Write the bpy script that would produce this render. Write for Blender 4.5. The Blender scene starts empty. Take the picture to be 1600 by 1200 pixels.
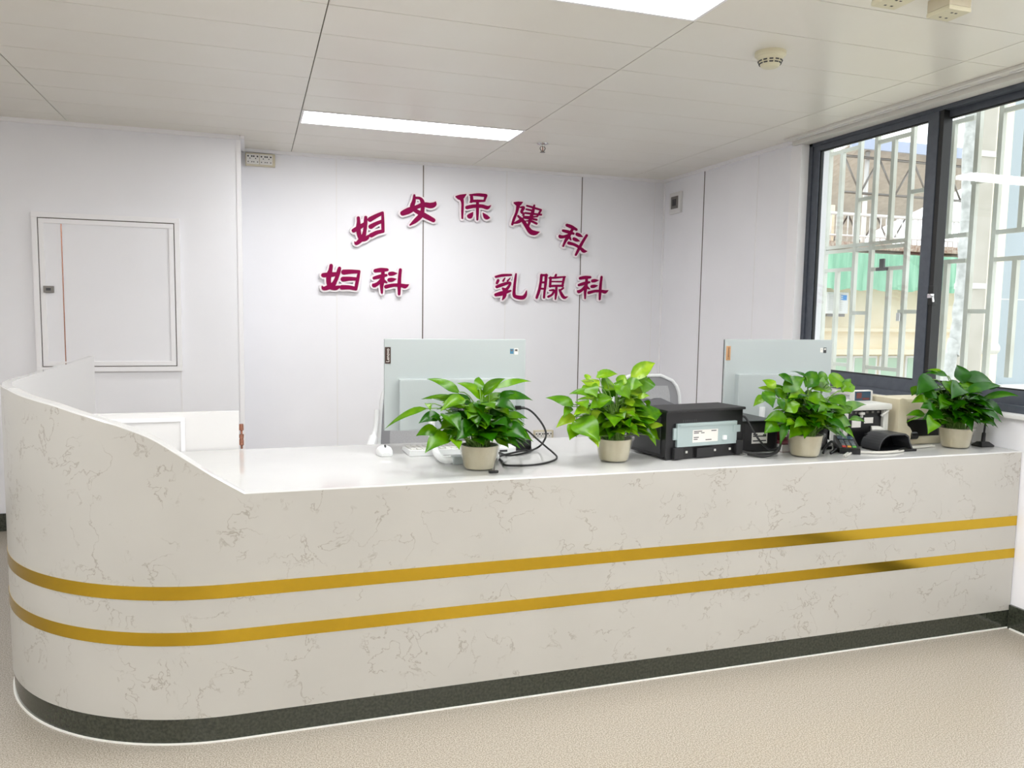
import bpy, bmesh, math, random
from mathutils import Vector, Matrix, Quaternion
random.seed(7)
sc = bpy.context.scene
COL = sc.collection
V = Vector
# ------------------------------------------------------------------ camera
FPX = 1231.3; YAW, PITCH, ROLL = .31826, .09126, -.01603; CH = 1.27
def cam_axes():
    cy, sy, cp, sp = math.cos(YAW), math.sin(YAW), math.cos(PITCH), math.sin(PITCH)
    f = V((sy*cp, cy*cp, -sp)); r = V((cy, -sy, 0)); d = f.cross(r)
    r2 = math.cos(ROLL)*r + math.sin(ROLL)*d
    return r2, f.cross(r2), f
CR, CD, CF = cam_axes()
CO = V((0, 0, CH))
cd = bpy.data.cameras.new('camera'); cam = bpy.data.objects.new('camera', cd); COL.objects.link(cam)
cd.sensor_width = 36; cd.lens = FPX/1600*36; cd.clip_start = .05; cd.clip_end = 200
cam.matrix_world = Matrix(((CR.x, -CD.x, -CF.x, 0), (CR.y, -CD.y, -CF.y, 0), (CR.z, -CD.z, -CF.z, CH), (0, 0, 0, 1)))
sc.camera = cam
def ray(p): return CR*((p[0]-800)/FPX) + CD*((p[1]-600)/FPX) + CF
def az(p, z): d = ray(p); return CO + d*((z-CH)/d.z)
def ay(p, y): d = ray(p); return CO + d*(y/d.y)
def ax(p, x): d = ray(p); return CO + d*(x/d.x)
# ------------------------------------------------------------------ materials
def srgb(r, g, b):
    f = lambda c: (c/255/12.92) if c/255 <= .04045 else ((c/255+.055)/1.055)**2.4
    return (f(r), f(g), f(b), 1)
def mat(name, col, rough=.5, metal=0, spec=.5, coat=0, trans=0):
    m = bpy.data.materials.new(name); m.use_nodes = True
    b = m.node_tree.nodes['Principled BSDF']
    b.inputs['Base Color'].default_value = col if len(col) == 4 else (*col, 1)
    b.inputs['Roughness'].default_value = rough; b.inputs['Metallic'].default_value = metal
    b.inputs['Specular IOR Level'].default_value = spec
    b.inputs['Coat Weight'].default_value = coat; b.inputs['Coat Roughness'].default_value = .05
    b.inputs['Transmission Weight'].default_value = trans
    return m
def nt(m): return m.node_tree.nodes, m.node_tree.links, m.node_tree.nodes['Principled BSDF']
def noisy(m, scale, c1, c2, detail=3, lo=.35, hi=.65, bump=0, stretch=(1, 1, 1)):
    n, l, b = nt(m)
    tc = n.new('ShaderNodeTexCoord'); mp = n.new('ShaderNodeMapping'); mp.inputs['Scale'].default_value = stretch
    no = n.new('ShaderNodeTexNoise'); no.inputs['Scale'].default_value = scale; no.inputs['Detail'].default_value = detail
    r = n.new('ShaderNodeValToRGB'); r.color_ramp.elements[0].position = lo; r.color_ramp.elements[1].position = hi
    r.color_ramp.elements[0].color = c1; r.color_ramp.elements[1].color = c2
    l.new(tc.outputs['Object'], mp.inputs['Vector']); l.new(mp.outputs['Vector'], no.inputs['Vector'])
    l.new(no.outputs['Fac'], r.inputs['Fac']); l.new(r.outputs['Color'], b.inputs['Base Color'])
    if bump:
        bp = n.new('ShaderNodeBump'); bp.inputs['Strength'].default_value = bump; bp.inputs['Distance'].default_value = .002
        l.new(no.outputs['Fac'], bp.inputs['Height']); l.new(bp.outputs['Normal'], b.inputs['Normal'])
    return m
def marble(name, base, vein, rough, density):
    m = mat(name, base, rough, spec=.5)
    n, l, b = nt(m)
    tc = n.new('ShaderNodeTexCoord')
    wp = n.new('ShaderNodeTexNoise'); wp.inputs['Scale'].default_value = 5; wp.inputs['Detail'].default_value = 4
    mx = n.new('ShaderNodeVectorMath'); mx.operation = 'SCALE'; mx.inputs['Scale'].default_value = .22
    ad = n.new('ShaderNodeVectorMath'); ad.operation = 'ADD'
    mp = n.new('ShaderNodeMapping'); mp.inputs['Rotation'].default_value = (.4, .6, .3)
    v = n.new('ShaderNodeTexNoise'); v.inputs['Scale'].default_value = 9; v.inputs['Detail'].default_value = 5; v.inputs['Roughness'].default_value = .55
    sub = n.new('ShaderNodeMath'); sub.operation = 'SUBTRACT'; sub.inputs[1].default_value = .5
    ab = n.new('ShaderNodeMath'); ab.operation = 'ABSOLUTE'
    rp = n.new('ShaderNodeValToRGB'); rp.color_ramp.elements[0].position = 0; rp.color_ramp.elements[0].color = (1, 1, 1, 1)
    rp.color_ramp.elements[1].position = .012; rp.color_ramp.elements[1].color = (0, 0, 0, 1)
    ms = n.new('ShaderNodeTexNoise'); ms.inputs['Scale'].default_value = 8; ms.inputs['Detail'].default_value = 3
    mr = n.new('ShaderNodeValToRGB'); mr.color_ramp.elements[0].position = density; mr.color_ramp.elements[1].position = density+.1
    mu = n.new('ShaderNodeMath'); mu.operation = 'MULTIPLY'
    mu2 = n.new('ShaderNodeMath'); mu2.operation = 'MULTIPLY'; mu2.inputs[1].default_value = .75
    cl = n.new('ShaderNodeTexNoise'); cl.inputs['Scale'].default_value = 3; cl.inputs['Detail'].default_value = 4
    cr = n.new('ShaderNodeValToRGB'); cr.color_ramp.elements[0].position = .3; cr.color_ramp.elements[1].position = .7
    cr.color_ramp.elements[0].color = tuple(c*.93 for c in base[:3])+(1,); cr.color_ramp.elements[1].color = base
    mi = n.new('ShaderNodeMix'); mi.data_type = 'RGBA'
    l.new(tc.outputs['Object'], wp.inputs['Vector']); l.new(wp.outputs['Color'], mx.inputs[0]); l.new(tc.outputs['Object'], ad.inputs[0]); l.new(mx.outputs[0], ad.inputs[1])
    l.new(ad.outputs[0], mp.inputs['Vector']); l.new(mp.outputs['Vector'], v.inputs['Vector']); l.new(v.outputs['Fac'], sub.inputs[0]); l.new(sub.outputs[0], ab.inputs[0]); l.new(ab.outputs[0], rp.inputs['Fac'])
    l.new(tc.outputs['Object'], ms.inputs['Vector']); l.new(ms.outputs['Fac'], mr.inputs['Fac'])
    l.new(rp.outputs['Color'], mu.inputs[0]); l.new(mr.outputs['Color'], mu.inputs[1]); l.new(mu.outputs[0], mu2.inputs[0])
    l.new(tc.outputs['Object'], cl.inputs['Vector']); l.new(cl.outputs['Fac'], cr.inputs['Fac'])
    l.new(mu2.outputs[0], mi.inputs['Factor']); l.new(cr.outputs['Color'], mi.inputs['A']); mi.inputs['B'].default_value = vein
    l.new(mi.outputs['Result'], b.inputs['Base Color'])
    return m
def emis(name, col, s):
    m = bpy.data.materials.new(name); m.use_nodes = True
    n = m.node_tree.nodes; n.clear()
    e = n.new('ShaderNodeEmission'); e.inputs['Color'].default_value = (*col, 1); e.inputs['Strength'].default_value = s
    o = n.new('ShaderNodeOutputMaterial'); m.node_tree.links.new(e.outputs[0], o.inputs[0]); return m
def clear(name, tint, gloss, rough=.02):
    m = bpy.data.materials.new(name); m.use_nodes = True
    n = m.node_tree.nodes; n.clear(); l = m.node_tree.links
    t = n.new('ShaderNodeBsdfTransparent'); t.inputs['Color'].default_value = (*tint, 1)
    g = n.new('ShaderNodeBsdfGlossy'); g.inputs['Roughness'].default_value = rough; g.inputs['Color'].default_value = (1, 1, 1, 1)
    lw = n.new('ShaderNodeLayerWeight'); lw.inputs['Blend'].default_value = .5
    pw = n.new('ShaderNodeMath'); pw.operation = 'POWER'; pw.inputs[1].default_value = 5
    fr = n.new('ShaderNodeMath'); fr.operation = 'MULTIPLY_ADD'; fr.inputs[1].default_value = .8; fr.inputs[2].default_value = gloss
    l.new(lw.outputs['Facing'], pw.inputs[0]); l.new(pw.outputs[0], fr.inputs[0])
    x = n.new('ShaderNodeMixShader'); o = n.new('ShaderNodeOutputMaterial')
    l.new(fr.outputs[0], x.inputs[0]); l.new(t.outputs[0], x.inputs[1]); l.new(g.outputs[0], x.inputs[2]); l.new(x.outputs[0], o.inputs[0]); return m
def leaf_material():
    m = bpy.data.materials.new('pothos_leaf'); m.use_nodes = True
    n, l, b = nt(m)
    at = n.new('ShaderNodeAttribute'); at.attribute_name = 'var'
    sp = n.new('ShaderNodeSeparateColor')
    r = n.new('ShaderNodeValToRGB'); cr = r.color_ramp
    cr.elements[0].position = 0; cr.elements[0].color = srgb(14, 58, 0)
    cr.elements[1].position = 1; cr.elements[1].color = srgb(148, 180, 36)
    e = cr.elements.new(.45); e.color = srgb(36, 96, 0)
    e = cr.elements.new(.8); e.color = srgb(100, 150, 8)
    tc = n.new('ShaderNodeTexCoord'); no = n.new('ShaderNodeTexNoise'); no.inputs['Scale'].default_value = 28; no.inputs['Detail'].default_value = 3
    m1 = n.new('ShaderNodeMath'); m1.operation = 'MULTIPLY_ADD'; m1.inputs[1].default_value = .5; m1.inputs[2].default_value = -.25
    m2 = n.new('ShaderNodeMath'); m2.operation = 'ADD'
    l.new(at.outputs['Color'], sp.inputs[0]); l.new(tc.outputs['Object'], no.inputs['Vector']); l.new(no.outputs['Fac'], m1.inputs[0])
    l.new(sp.outputs[0], m2.inputs[0]); l.new(m1.outputs[0], m2.inputs[1]); l.new(m2.outputs[0], r.inputs['Fac'])
    l.new(r.outputs['Color'], b.inputs['Base Color']); b.inputs['Roughness'].default_value = .27; b.inputs['Specular IOR Level'].default_value = .3
    tr = n.new('ShaderNodeBsdfTranslucent'); mx = n.new('ShaderNodeMixShader'); mx.inputs[0].default_value = .28
    l.new(r.outputs['Color'], tr.inputs['Color'])
    o = n['Material Output']; l.new(b.outputs[0], mx.inputs[1]); l.new(tr.outputs[0], mx.inputs[2]); l.new(mx.outputs[0], o.inputs['Surface'])
    return m
M = {}
M['wall'] = noisy(mat('wall_panel_white', srgb(232, 229, 230), .42), 3, srgb(242, 242, 246), srgb(244, 244, 248))
M['ceil'] = noisy(mat('ceiling_panel', srgb(205, 200, 186), .3, spec=.6), 2.5, srgb(236, 232, 222), srgb(238, 235, 226))
M['ceilgap'] = mat('ceiling_joint', srgb(120, 115, 100), .7)
M['floor'] = noisy(mat('speckled_vinyl', srgb(190, 178, 160), .24, spec=.45), 260, srgb(144, 136, 124), srgb(187, 179, 166), detail=2, lo=.4, hi=.6)
M['marble'] = marble('cream_veined_quartz', srgb(197, 195, 188), srgb(150, 142, 130), .28, .465)
M['marbletop'] = marble('white_quartz_top', srgb(208, 208, 206), srgb(184, 182, 178), .07, .6)
M['granite'] = noisy(mat('dark_green_granite', srgb(58, 62, 52), .1, spec=.6), 120, srgb(44, 47, 40), srgb(66, 70, 58))
M['gold'] = mat('polished_brass', srgb(212, 176, 58), .16, metal=1)
M['caulk'] = mat('white_sealant', srgb(245, 244, 238), .5)
M['white'] = mat('white_paint', srgb(226, 225, 224), .4)
M['trimw'] = mat('white_trim', srgb(247, 246, 248), .38)
M['seamd'] = mat('dark_joint_strip', srgb(108, 98, 92), .35, metal=.5)
M['seaml'] = mat('light_joint_strip', srgb(240, 239, 240), .3)
M['sign'] = mat('magenta_acrylic', srgb(140, 0, 72), .6, spec=.15)
M['signw'] = mat('white_acrylic', srgb(246, 238, 242), .3)
M['frame'] = noisy(mat('dark_grey_window_metal', srgb(76, 82, 92), .4), 30, srgb(72, 78, 88), srgb(80, 86, 96))
M['gasket'] = mat('black_rubber', srgb(22, 22, 22), .5)
M['track'] = mat('grey_track_metal', srgb(222, 220, 214), .3)
M['chrome'] = mat('chrome', srgb(205, 205, 205), .15, metal=1)
M['bar'] = noisy(mat('grille_steel', srgb(206, 208, 196), .45), 4, srgb(190, 191, 178), srgb(206, 210, 202))
M['glass'] = clear('window_glass', (.97, .99, .985), .045)
M['pc'] = mat('silver_white_casing', srgb(178, 186, 186), .35)
M['pcw'] = mat('white_casing', srgb(238, 240, 240), .3)
M['tag'] = mat('dark_brown_tag', srgb(58, 38, 32), .4)
M['tag_sheen'] = mat('tag_gold_reflection', srgb(205, 160, 118), .25, metal=.6)  # brand tag with its gold reflection put into the colour
M['ink'] = mat('dark_ink', srgb(60, 60, 62), .6)
M['paper'] = mat('label_paper', srgb(232, 230, 224), .6)
M['blue'] = mat('blue_sticker', srgb(72, 128, 158), .4)
M['black'] = mat('black_plastic', srgb(20, 20, 22), .32)
M['blackm'] = mat('matt_black_plastic', srgb(34, 34, 36), .55)
M['char'] = mat('charcoal_plastic', srgb(58, 59, 62), .4)
M['steelp'] = mat('dark_grey_plastic', srgb(78, 78, 82), .45)
M['plate'] = mat('galvanised_plate', srgb(176, 192, 192), .4, metal=.35)
M['beige'] = noisy(mat('beige_plastic', srgb(212, 203, 176), .45), 8, srgb(208, 198, 170), srgb(216, 208, 184))
M['grey'] = mat('light_grey_plastic', srgb(206, 206, 200), .4)
M['cable'] = mat('cable_rubber', srgb(18, 18, 20), .45)
M['cablew'] = mat('pale_cable', srgb(205, 203, 195), .45)
M['lcd'] = mat('blue_grey_display', srgb(52, 74, 92), .12)
M['lcdr'] = mat('dull_red_display', srgb(108, 62, 60), .2)
M['red'] = mat('maroon_cover', srgb(104, 22, 38), .5)
M['soil'] = noisy(mat('potting_soil', srgb(42, 30, 22), .95), 90, srgb(26, 18, 12), srgb(62, 46, 34), bump=.6)
M['pot'] = noisy(mat('cream_plastic_pot', srgb(214, 208, 186), .38), 14, srgb(196, 188, 162), srgb(222, 217, 198), stretch=(1, 1, .5))
M['clear'] = clear('clear_plastic', (.97, .965, .95), .03, .05)
M['leaf'] = leaf_material()
M['stem'] = mat('green_stem', srgb(110, 150, 58), .5)
M['mesh'] = noisy(mat('grey_chair_mesh', srgb(190, 190, 192), .8), 400, srgb(172, 172, 174), srgb(190, 190, 192))
M['meshd'] = mat('darker_mesh_band', srgb(150, 150, 153), .8)
M['copper'] = mat('copper_hinge', srgb(176, 124, 104), .25, metal=.8)
M['steel'] = mat('brushed_steel', srgb(128, 124, 120), .35, metal=.7)
M['smoke'] = mat('cream_detector', srgb(222, 216, 188), .4)
M['lamp'] = emis('lamp_diffuser', (.985, .99, 1), 21)
M['facade'] = noisy(mat('cream_render', srgb(238, 218, 180), .85), 1.5, srgb(240, 226, 198), srgb(246, 234, 210))
M['net'] = noisy(mat('green_netting', srgb(120, 190, 150), .8), 3, srgb(132, 190, 158), srgb(160, 212, 182), stretch=(4, 1, .6))
M['roofu'] = noisy(mat('brown_grey_sheet', srgb(168, 158, 150), .8), 6, srgb(186, 178, 172), srgb(200, 192, 186))
M['roofb'] = mat('pale_blue_sheet', srgb(168, 178, 202), .6)
M['bluew'] = mat('pale_blue_cladding', srgb(158, 170, 176), .6)
M['pipe'] = noisy(mat('grey_beige_pipe', srgb(170, 166, 154), .5), 3, srgb(164, 160, 148), srgb(176, 172, 162))
M['tile'] = noisy(mat('roof_tiles', srgb(186, 158, 140), .8), 20, srgb(160, 120, 100), srgb(212, 196, 180))
M['wrap'] = noisy(mat('plastic_wrap', srgb(205, 207, 205), .3), 14, srgb(150, 153, 150), srgb(188, 191, 188), bump=.3)
M['yellow'] = mat('yellow_wall', srgb(240, 214, 140), .8)
M['winglass'] = mat('far_window', srgb(176, 204, 178), .2)
M['ground'] = mat('courtyard_concrete', srgb(196, 192, 180), .9)
# ------------------------------------------------------------------ mesh helpers
def bm_(): return bmesh.new()
def quad(bm, vs):
    try: bm.faces.new(vs)
    except ValueError: pass
def box(bm, x0, x1, y0, y1, z0, z1, R=None, bev=0, mi=0):
    t = bmesh.new()
    vs = [t.verts.new((x, y, z)) for x in (x0, x1) for y in (y0, y1) for z in (z0, z1)]
    for f in ((0, 1, 3, 2), (4, 6, 7, 5), (0, 4, 5, 1), (2, 3, 7, 6), (0, 2, 6, 4), (1, 5, 7, 3)):
        t.faces.new([vs[i] for i in f])
    bmesh.ops.recalc_face_normals(t, faces=t.faces)
    if bev: bmesh.ops.bevel(t, geom=list(t.edges), offset=bev, segments=2, profile=.7, affect='EDGES')
    join(bm, t, R, mi)
def join(bm, t, R=None, mi=0):
    if R is not None: bmesh.ops.transform(t, matrix=R, verts=t.verts)
    mp = {v: bm.verts.new(v.co) for v in t.verts}
    for f in t.faces:
        try:
            nf = bm.faces.new([mp[v] for v in f.verts]); nf.material_index = mi or f.material_index; nf.smooth = f.smooth
        except ValueError: pass
    t.free()
def tube(bm, pts, r, n=8, cap=True, mi=0):
    pts = [V(p) for p in pts]; rs = r if isinstance(r, (list, tuple)) else [r]*len(pts)
    rings = []; up = None
    for i, p in enumerate(pts):
        d = (pts[min(i+1, len(pts)-1)]-pts[max(i-1, 0)])
        if d.length < 1e-9: d = V((0, 0, 1))
        d.normalize()
        if up is None:
            up = V((0, 0, 1)) if abs(d.z) < .9 else V((1, 0, 0))
        a = d.cross(up)
        if a.length < 1e-6: a = d.orthogonal()
        a.normalize(); b = a.cross(d).normalized(); up = b
        rings.append([bm.verts.new(p+(a*math.cos(2*math.pi*k/n)+b*math.sin(2*math.pi*k/n))*rs[i]) for k in range(n)])
    for A, B in zip(rings, rings[1:]):
        for k in range(n):
            f = bm.faces.new((A[k], A[(k+1) % n], B[(k+1) % n], B[k])); f.smooth = True; f.material_index = mi
    if cap:
        bm.faces.new(rings[0][::-1]); bm.faces.new(rings[-1])
def spline(pts, k=8):
    pts = [V(p) for p in pts]; out = []
    P = [pts[0]*2-pts[1]]+pts+[pts[-1]*2-pts[-2]]
    for i in range(1, len(P)-2):
        a, b, c, d = P[i-1:i+3]
        for j in range(k):
            t = j/k
            out.append(.5*((2*b)+(c-a)*t+(2*a-5*b+4*c-d)*t*t+(3*b-a-3*c+d)*t**3))
    out.append(pts[-1]); return out
def lathe(bm, prof, c, n=32, mi=0, smooth=True):
    c = V(c); rings = []
    for r, z in prof:
        rings.append([bm.verts.new(c+V((r*math.cos(2*math.pi*k/n), r*math.sin(2*math.pi*k/n), z))) for k in range(n)] if r > 1e-6 else [bm.verts.new(c+V((0, 0, z)))])
    for A, B in zip(rings, rings[1:]):
        for k in range(n):
            a, b = A[k % len(A)], A[(k+1) % len(A)]; e, d = B[k % len(B)], B[(k+1) % len(B)]
            vs = []
            for x in (a, b, d, e):
                if x not in vs: vs.append(x)
            if len(vs) > 2:
                try: f = bm.faces.new(vs); f.smooth = smooth; f.material_index = mi
                except ValueError: pass
def prism(bm, poly, vec, mi=0):
    vec = V(vec); a = [bm.verts.new(V(p)) for p in poly]; b = [bm.verts.new(V(p)+vec) for p in poly]
    n = len(poly); bm.faces.new(a[::-1]).material_index = mi; bm.faces.new(b).material_index = mi
    for i in range(n): bm.faces.new((a[i], a[(i+1) % n], b[(i+1) % n], b[i])).material_index = mi
def thicken(bm, vec):
    vec = V(vec); fs = list(bm.faces); mp = {v: bm.verts.new(v.co+vec) for v in list(bm.verts)}
    ed = [e for e in bm.edges if len(e.link_faces) == 1]
    for f in fs:
        g = bm.faces.new([mp[v] for v in reversed(f.verts)]); g.smooth = f.smooth; g.material_index = f.material_index
    for e in ed: a, b = e.verts; bm.faces.new((a, b, mp[b], mp[a]))
def rooted(o):
    while o.parent: o = o.parent
    return o
def obj(name, bm, m, parent=None, recalc=True, local=False):
    if recalc: bmesh.ops.recalc_face_normals(bm, faces=bm.faces)
    for e in bm.edges:
        if len(e.link_faces) == 2 and e.calc_face_angle(0) > .6: e.smooth = False
    me = bpy.data.meshes.new(name); bm.to_mesh(me); bm.free()
    for x in (m if isinstance(m, list) else [m]): me.materials.append(M[x])
    o = bpy.data.objects.new(name, me); COL.objects.link(o)
    if parent:
        o.parent = parent
        if not local: me.transform(Matrix.Translation(-rooted(parent).location))
    return o
def tag(o, label, cat, group=None):
    o['label'] = label; o['category'] = cat
    if group: o['group'] = group
    return o
def thing(name, label, cat, loc, group=None):
    o = bpy.data.objects.new(name, None); COL.objects.link(o); o.location = loc; o.empty_display_size = .05
    return tag(o, label, cat, group)
def struct(name, bm, m, parent=None):
    o = obj(name, bm, m, parent)
    if not parent: o['kind'] = 'structure'
    return o
def one(name, m, parent, *b, **k):
    bm = bm_(); box(bm, *b, **k); return obj(name, bm, m, parent)
def copy_tree(o, parent=None):
    c = o.copy(); COL.objects.link(c)
    if parent: c.parent = parent
    for ch in [x for x in bpy.data.objects if x.parent == o]: copy_tree(ch, c)
    return c
def text_part(name, txt, size, m, parent, mtx):
    cu = bpy.data.curves.new('t', 'FONT'); cu.body = txt; cu.size = size; cu.align_x = 'CENTER'; cu.align_y = 'CENTER'; cu.extrude = .0003
    t = bpy.data.objects.new('t', cu); COL.objects.link(t)
    bpy.context.view_layer.update()
    me = bpy.data.meshes.new_from_object(t.evaluated_get(bpy.context.evaluated_depsgraph_get()))
    bpy.data.objects.remove(t); bpy.data.curves.remove(cu)
    me.name = name; me.transform(Matrix.Translation(-rooted(parent).location) @ mtx); me.materials.clear(); me.materials.append(M[m])
    o = bpy.data.objects.new(name, me); COL.objects.link(o); o.parent = parent; return o
# ------------------------------------------------------------------ room shell
XR, YB, YS, ZC = 2.96, 5.38, 5.0, 2.27
XL, YF = -4.2, -3.6
CT = .74
bm = bm_(); box(bm, XL-.1, XR+.2, YF-.1, YB+.1, -.1, 0); struct('floor', bm, 'floor')
# ceiling panels
LAMPS = [(.25, 4.223), (.25, 2.1755), (-2.15, 2.1755), (.25, .128), (-2.15, .128), (.25, -1.9195), (-2.15, -1.9195), (1.45, -.8958), (-.95, -.8958), (-3.35, .128), (1.45, 1.298), (1.45, -2.9433), (-.95, -2.9433)]  # last unseen panels added to brighten the counter front and right wall
bm = bm_()
box(bm, XL-.1, XR+.2, YF-.1, YB+.1, ZC+.006, ZC+.1, mi=1)
rows = [2.468+.2925*k for k in range(-21, 11)]
cols = [.25+1.2*k for k in range(-4, 4)]
for cx in cols:
    for ry in rows:
        if any(abs(cx-lx) < .05 and abs(ry-ly) < .05 for lx, ly in LAMPS): continue
        x0, x1, y0, y1 = max(cx, XL)+.0022, min(cx+1.2, XR+.05)-.0022, max(ry, YF)+.0017, min(ry+.2925, YB+.02)-.0017
        if x1 > x0 and y1 > y0: box(bm, x0, x1, y0, y1, ZC, ZC+.0055)
struct('ceiling', bm, ['ceil', 'ceilgap'])
def lamp(lx, ly, label):
    t = thing('ceiling_light', label, 'ceiling light', (lx+.6, ly+.146, ZC), 'flat ceiling light panels')
    bm = bm_(); x0, x1, y0, y1 = lx+.002, lx+1.198, ly+.002, ly+.29; w = .012
    for b in ((x0, x1, y0, y0+w), (x0, x1, y1-w, y1), (x0, x0+w, y0+w, y1-w), (x1-w, x1, y0+w, y1-w)): box(bm, *b, ZC-.003, ZC+.0055)
    obj('frame', bm, 'trimw', t)
    one('diffuser', 'lamp', t, x0+w, x1-w, y0+w, y1-w, ZC, ZC+.005)
labs = ['long white ceiling light panel nearest the back wall with the lettering', 'bright ceiling light panel cut off by the top edge of the photo']
for i, (lx, ly) in enumerate(LAMPS):
    lamp(lx, ly, labs[i] if i < 2 else 'unseen white ceiling light panel added over the hall')
    if i >= 2: bpy.data.objects[[o.name for o in bpy.data.objects if o.name.startswith('ceiling_light')][-1]]['label'] = 'white ceiling light panel over the hall outside the view'
# walls
bm = bm_(); box(bm, -.055, XR+.2, YB, YB+.15, 0, ZC+.05); struct('wall_back', bm, 'wall')
bm = bm_(); box(bm, XL, -.055, YS, YB+.15, 0, ZC+.05); struct('wall_left_back', bm, 'wall')
bm = bm_(); box(bm, XL-.15, XL, YF, YB, 0, ZC+.05); struct('wall_left', bm, 'wall')
bm = bm_(); box(bm, XL-.15, XR+.2, YF-.15, YF, 0, ZC+.05); struct('wall_front', bm, 'wall')
WY0, WY1, WZ0 = 1.9, 3.81, .868
bm = bm_()
box(bm, XR, XR+.18, WY1, YB, 0, ZC+.05)
box(bm, XR, XR+.18, YF, WY0, 0, ZC+.05)
box(bm, XR, XR+.18, WY0, WY1, 0, WZ0)
struct('wall_right', bm, 'wall')
# panel joints and trims
TN = [0]
def trim(bm, m):
    TN[0] += 1; return struct('trim_%d' % TN[0], bm, m)
for x, m, w in ((.535, 'seaml', .008), (1.115, 'seamd', .007), (1.71, 'seaml', .008), (2.284, 'seamd', .006), (2.875, 'seaml', .005)):
    bm = bm_(); box(bm, x-w/2, x+w/2, YB-.0022, YB+.001, .1, ZC-.02); trim(bm, m)
for y, m, w in ((4.83, 'seamd', .007), (4.22, 'seaml', .006)):
    bm = bm_(); box(bm, XR-.0022, XR+.001, y-w/2, y+w/2, .1, ZC-.02); trim(bm, m)
bm = bm_(); box(bm, -.405, -.4, YS-.002, YS+.001, .1, .9); trim(bm, 'seaml')
# ceiling angle trims
for b in ((-.05, XR, YB-.022, YB, ZC-.02, ZC), (XR-.022, XR, 3.84, YB-.022, ZC-.02, ZC), (XL, -.06, YS-.024, YS, ZC-.022, ZC), (-.055, -.033, YS-.024, YB-.022, ZC-.02, ZC)):
    bm = bm_(); box(bm, *b); trim(bm, 'trimw')
bm = bm_(); box(bm, -.079, -.053, YS-.004, YS+.02, 0, ZC-.022); trim(bm, 'trimw')       # corner angle of the projecting wall
bm = bm_(); box(bm, XR-.012, XR, YB-.012, YB, 0, ZC-.02); trim(bm, 'trimw')
# baseboards
bm = bm_(); box(bm, XL, -.055, YS-.012, YS, 0, .1); struct('baseboard_left_back', bm, 'granite')
bm = bm_(); box(bm, XR-.012, XR, YF, 2.352, 0, .1); struct('baseboard_right', bm, 'granite')
bm = bm_(); box(bm, XR-.018, XR-.012, YF, 2.34, 0, .006); trim(bm, 'caulk')
# ------------------------------------------------------------------ window in the right wall
XW = 3.0
wt = struct('window_1', bm_(), 'frame')
bm = bm_()
ZB, ZT = .885, 2.225
box(bm, XW, XW+.08, WY1-.03, WY1, ZB, ZT+.045)
box(bm, XW, XW+.08, WY0, WY0+.03, ZB, ZT+.045)
box(bm, XW, XW+.08, WY0, WY1, ZB, ZB+.03)
box(bm, XW, XW+.08, WY0, WY1, ZT-.005, ZT+.045)
obj('frame', bm, 'frame', wt)
YM = 2.935
def sash(y0, y1, x, wl, wr):
    bm = bm_()
    box(bm, x, x+.03, y1-wl, y1, ZB+.03, ZT-.005); box(bm, x, x+.03, y0, y0+wr, ZB+.03, ZT-.005)
    box(bm, x, x+.03, y0+wr, y1-wl, ZB+.03, ZB+.09); box(bm, x, x+.03, y0+wr, y1-wl, ZT-.035, ZT-.005)
    s = obj('sash', bm, 'frame', wt)
    bm = bm_(); g = .006
    box(bm, x+.008, x+.022, y1-wl-g, y1-wl, ZB+.09, ZT-.035); box(bm, x+.008, x+.022, y0+wr, y0+wr+g, ZB+.09, ZT-.035)
    box(bm, x+.008, x+.022, y0+wr, y1-wl, ZB+.09, ZB+.09+g); box(bm, x+.008, x+.022, y0+wr, y1-wl, ZT-.035-g, ZT-.035)
    obj('gasket', bm, 'gasket', s)
    one('pane', 'glass', s, x+.014, x+.018, y0+wr+.001, y1-wl-.001, ZB+.091, ZT-.036)
sash(YM-.01, WY1-.03, XW+.008, .05, .06)
sash(WY0+.03, YM+.02, XW+.044, .045, .05)
one('interlock', 'gasket', wt, XW+.012, XW+.06, YM-.035, YM-.012, ZB+.03, ZT-.005)
lk = ax((1460, 462), XW+.01)
bm = bm_(); box(bm, XW-.012, XW+.012, lk.y-.012, lk.y+.014, lk.z-.045, lk.z+.045, bev=.003)
lo = obj('lock', bm, 'gasket', wt)
bm = bm_(); box(bm, XW-.03, XW-.012, lk.y-.02, lk.y+.004, lk.z-.012, lk.z+.008, bev=.003); tube(bm, [V((XW-.02, lk.y-.008, lk.z)), V((XW-.03, lk.y-.03, lk.z-.01)), V((XW-.028, lk.y-.032, lk.z-.03))], .005); obj('lock_lever', bm, 'chrome', lo)
# reveal trim left of window, sill board
bm = bm_(); box(bm, XR-.007, XR, WY1+.06, WY1+.095, WZ0, ZC-.036); trim(bm, 'trimw')
bm = bm_(); box(bm, XR-.014, XW, WY1-.003, WY1+.06, WZ0+.018, ZC-.036); trim(bm, 'trimw')
bm = bm_(); box(bm, XR-.022, XW+.08, WY0, WY1+.06, WZ0, WZ0+.017, bev=.003); struct('window_sill', bm, 'white')
# slotted track over the window
tr = thing('slotted_ceiling_track', 'grey slotted strip running along the ceiling above the window', 'track', (XR-.03, 2.8, ZC))
bm = bm_(); box(bm, XR-.085, XW-.002, WY0, WY1+.06, ZC-.012, ZC, bev=.002); box(bm, XR-.03, XW-.002, WY0, WY1+.06, ZC-.034, ZC-.012, bev=.002)
obj('body', bm, 'track', tr)
y = 1.95
bm = bm_()
while y < WY1:
    box(bm, XR-.062, XR-.046, y, y+.1, ZC-.0155, ZC-.011, bev=.001); y += .145
obj('slot_glint', bm, 'white', tr)  # light glinting at the slots, painted as white dashes
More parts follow.
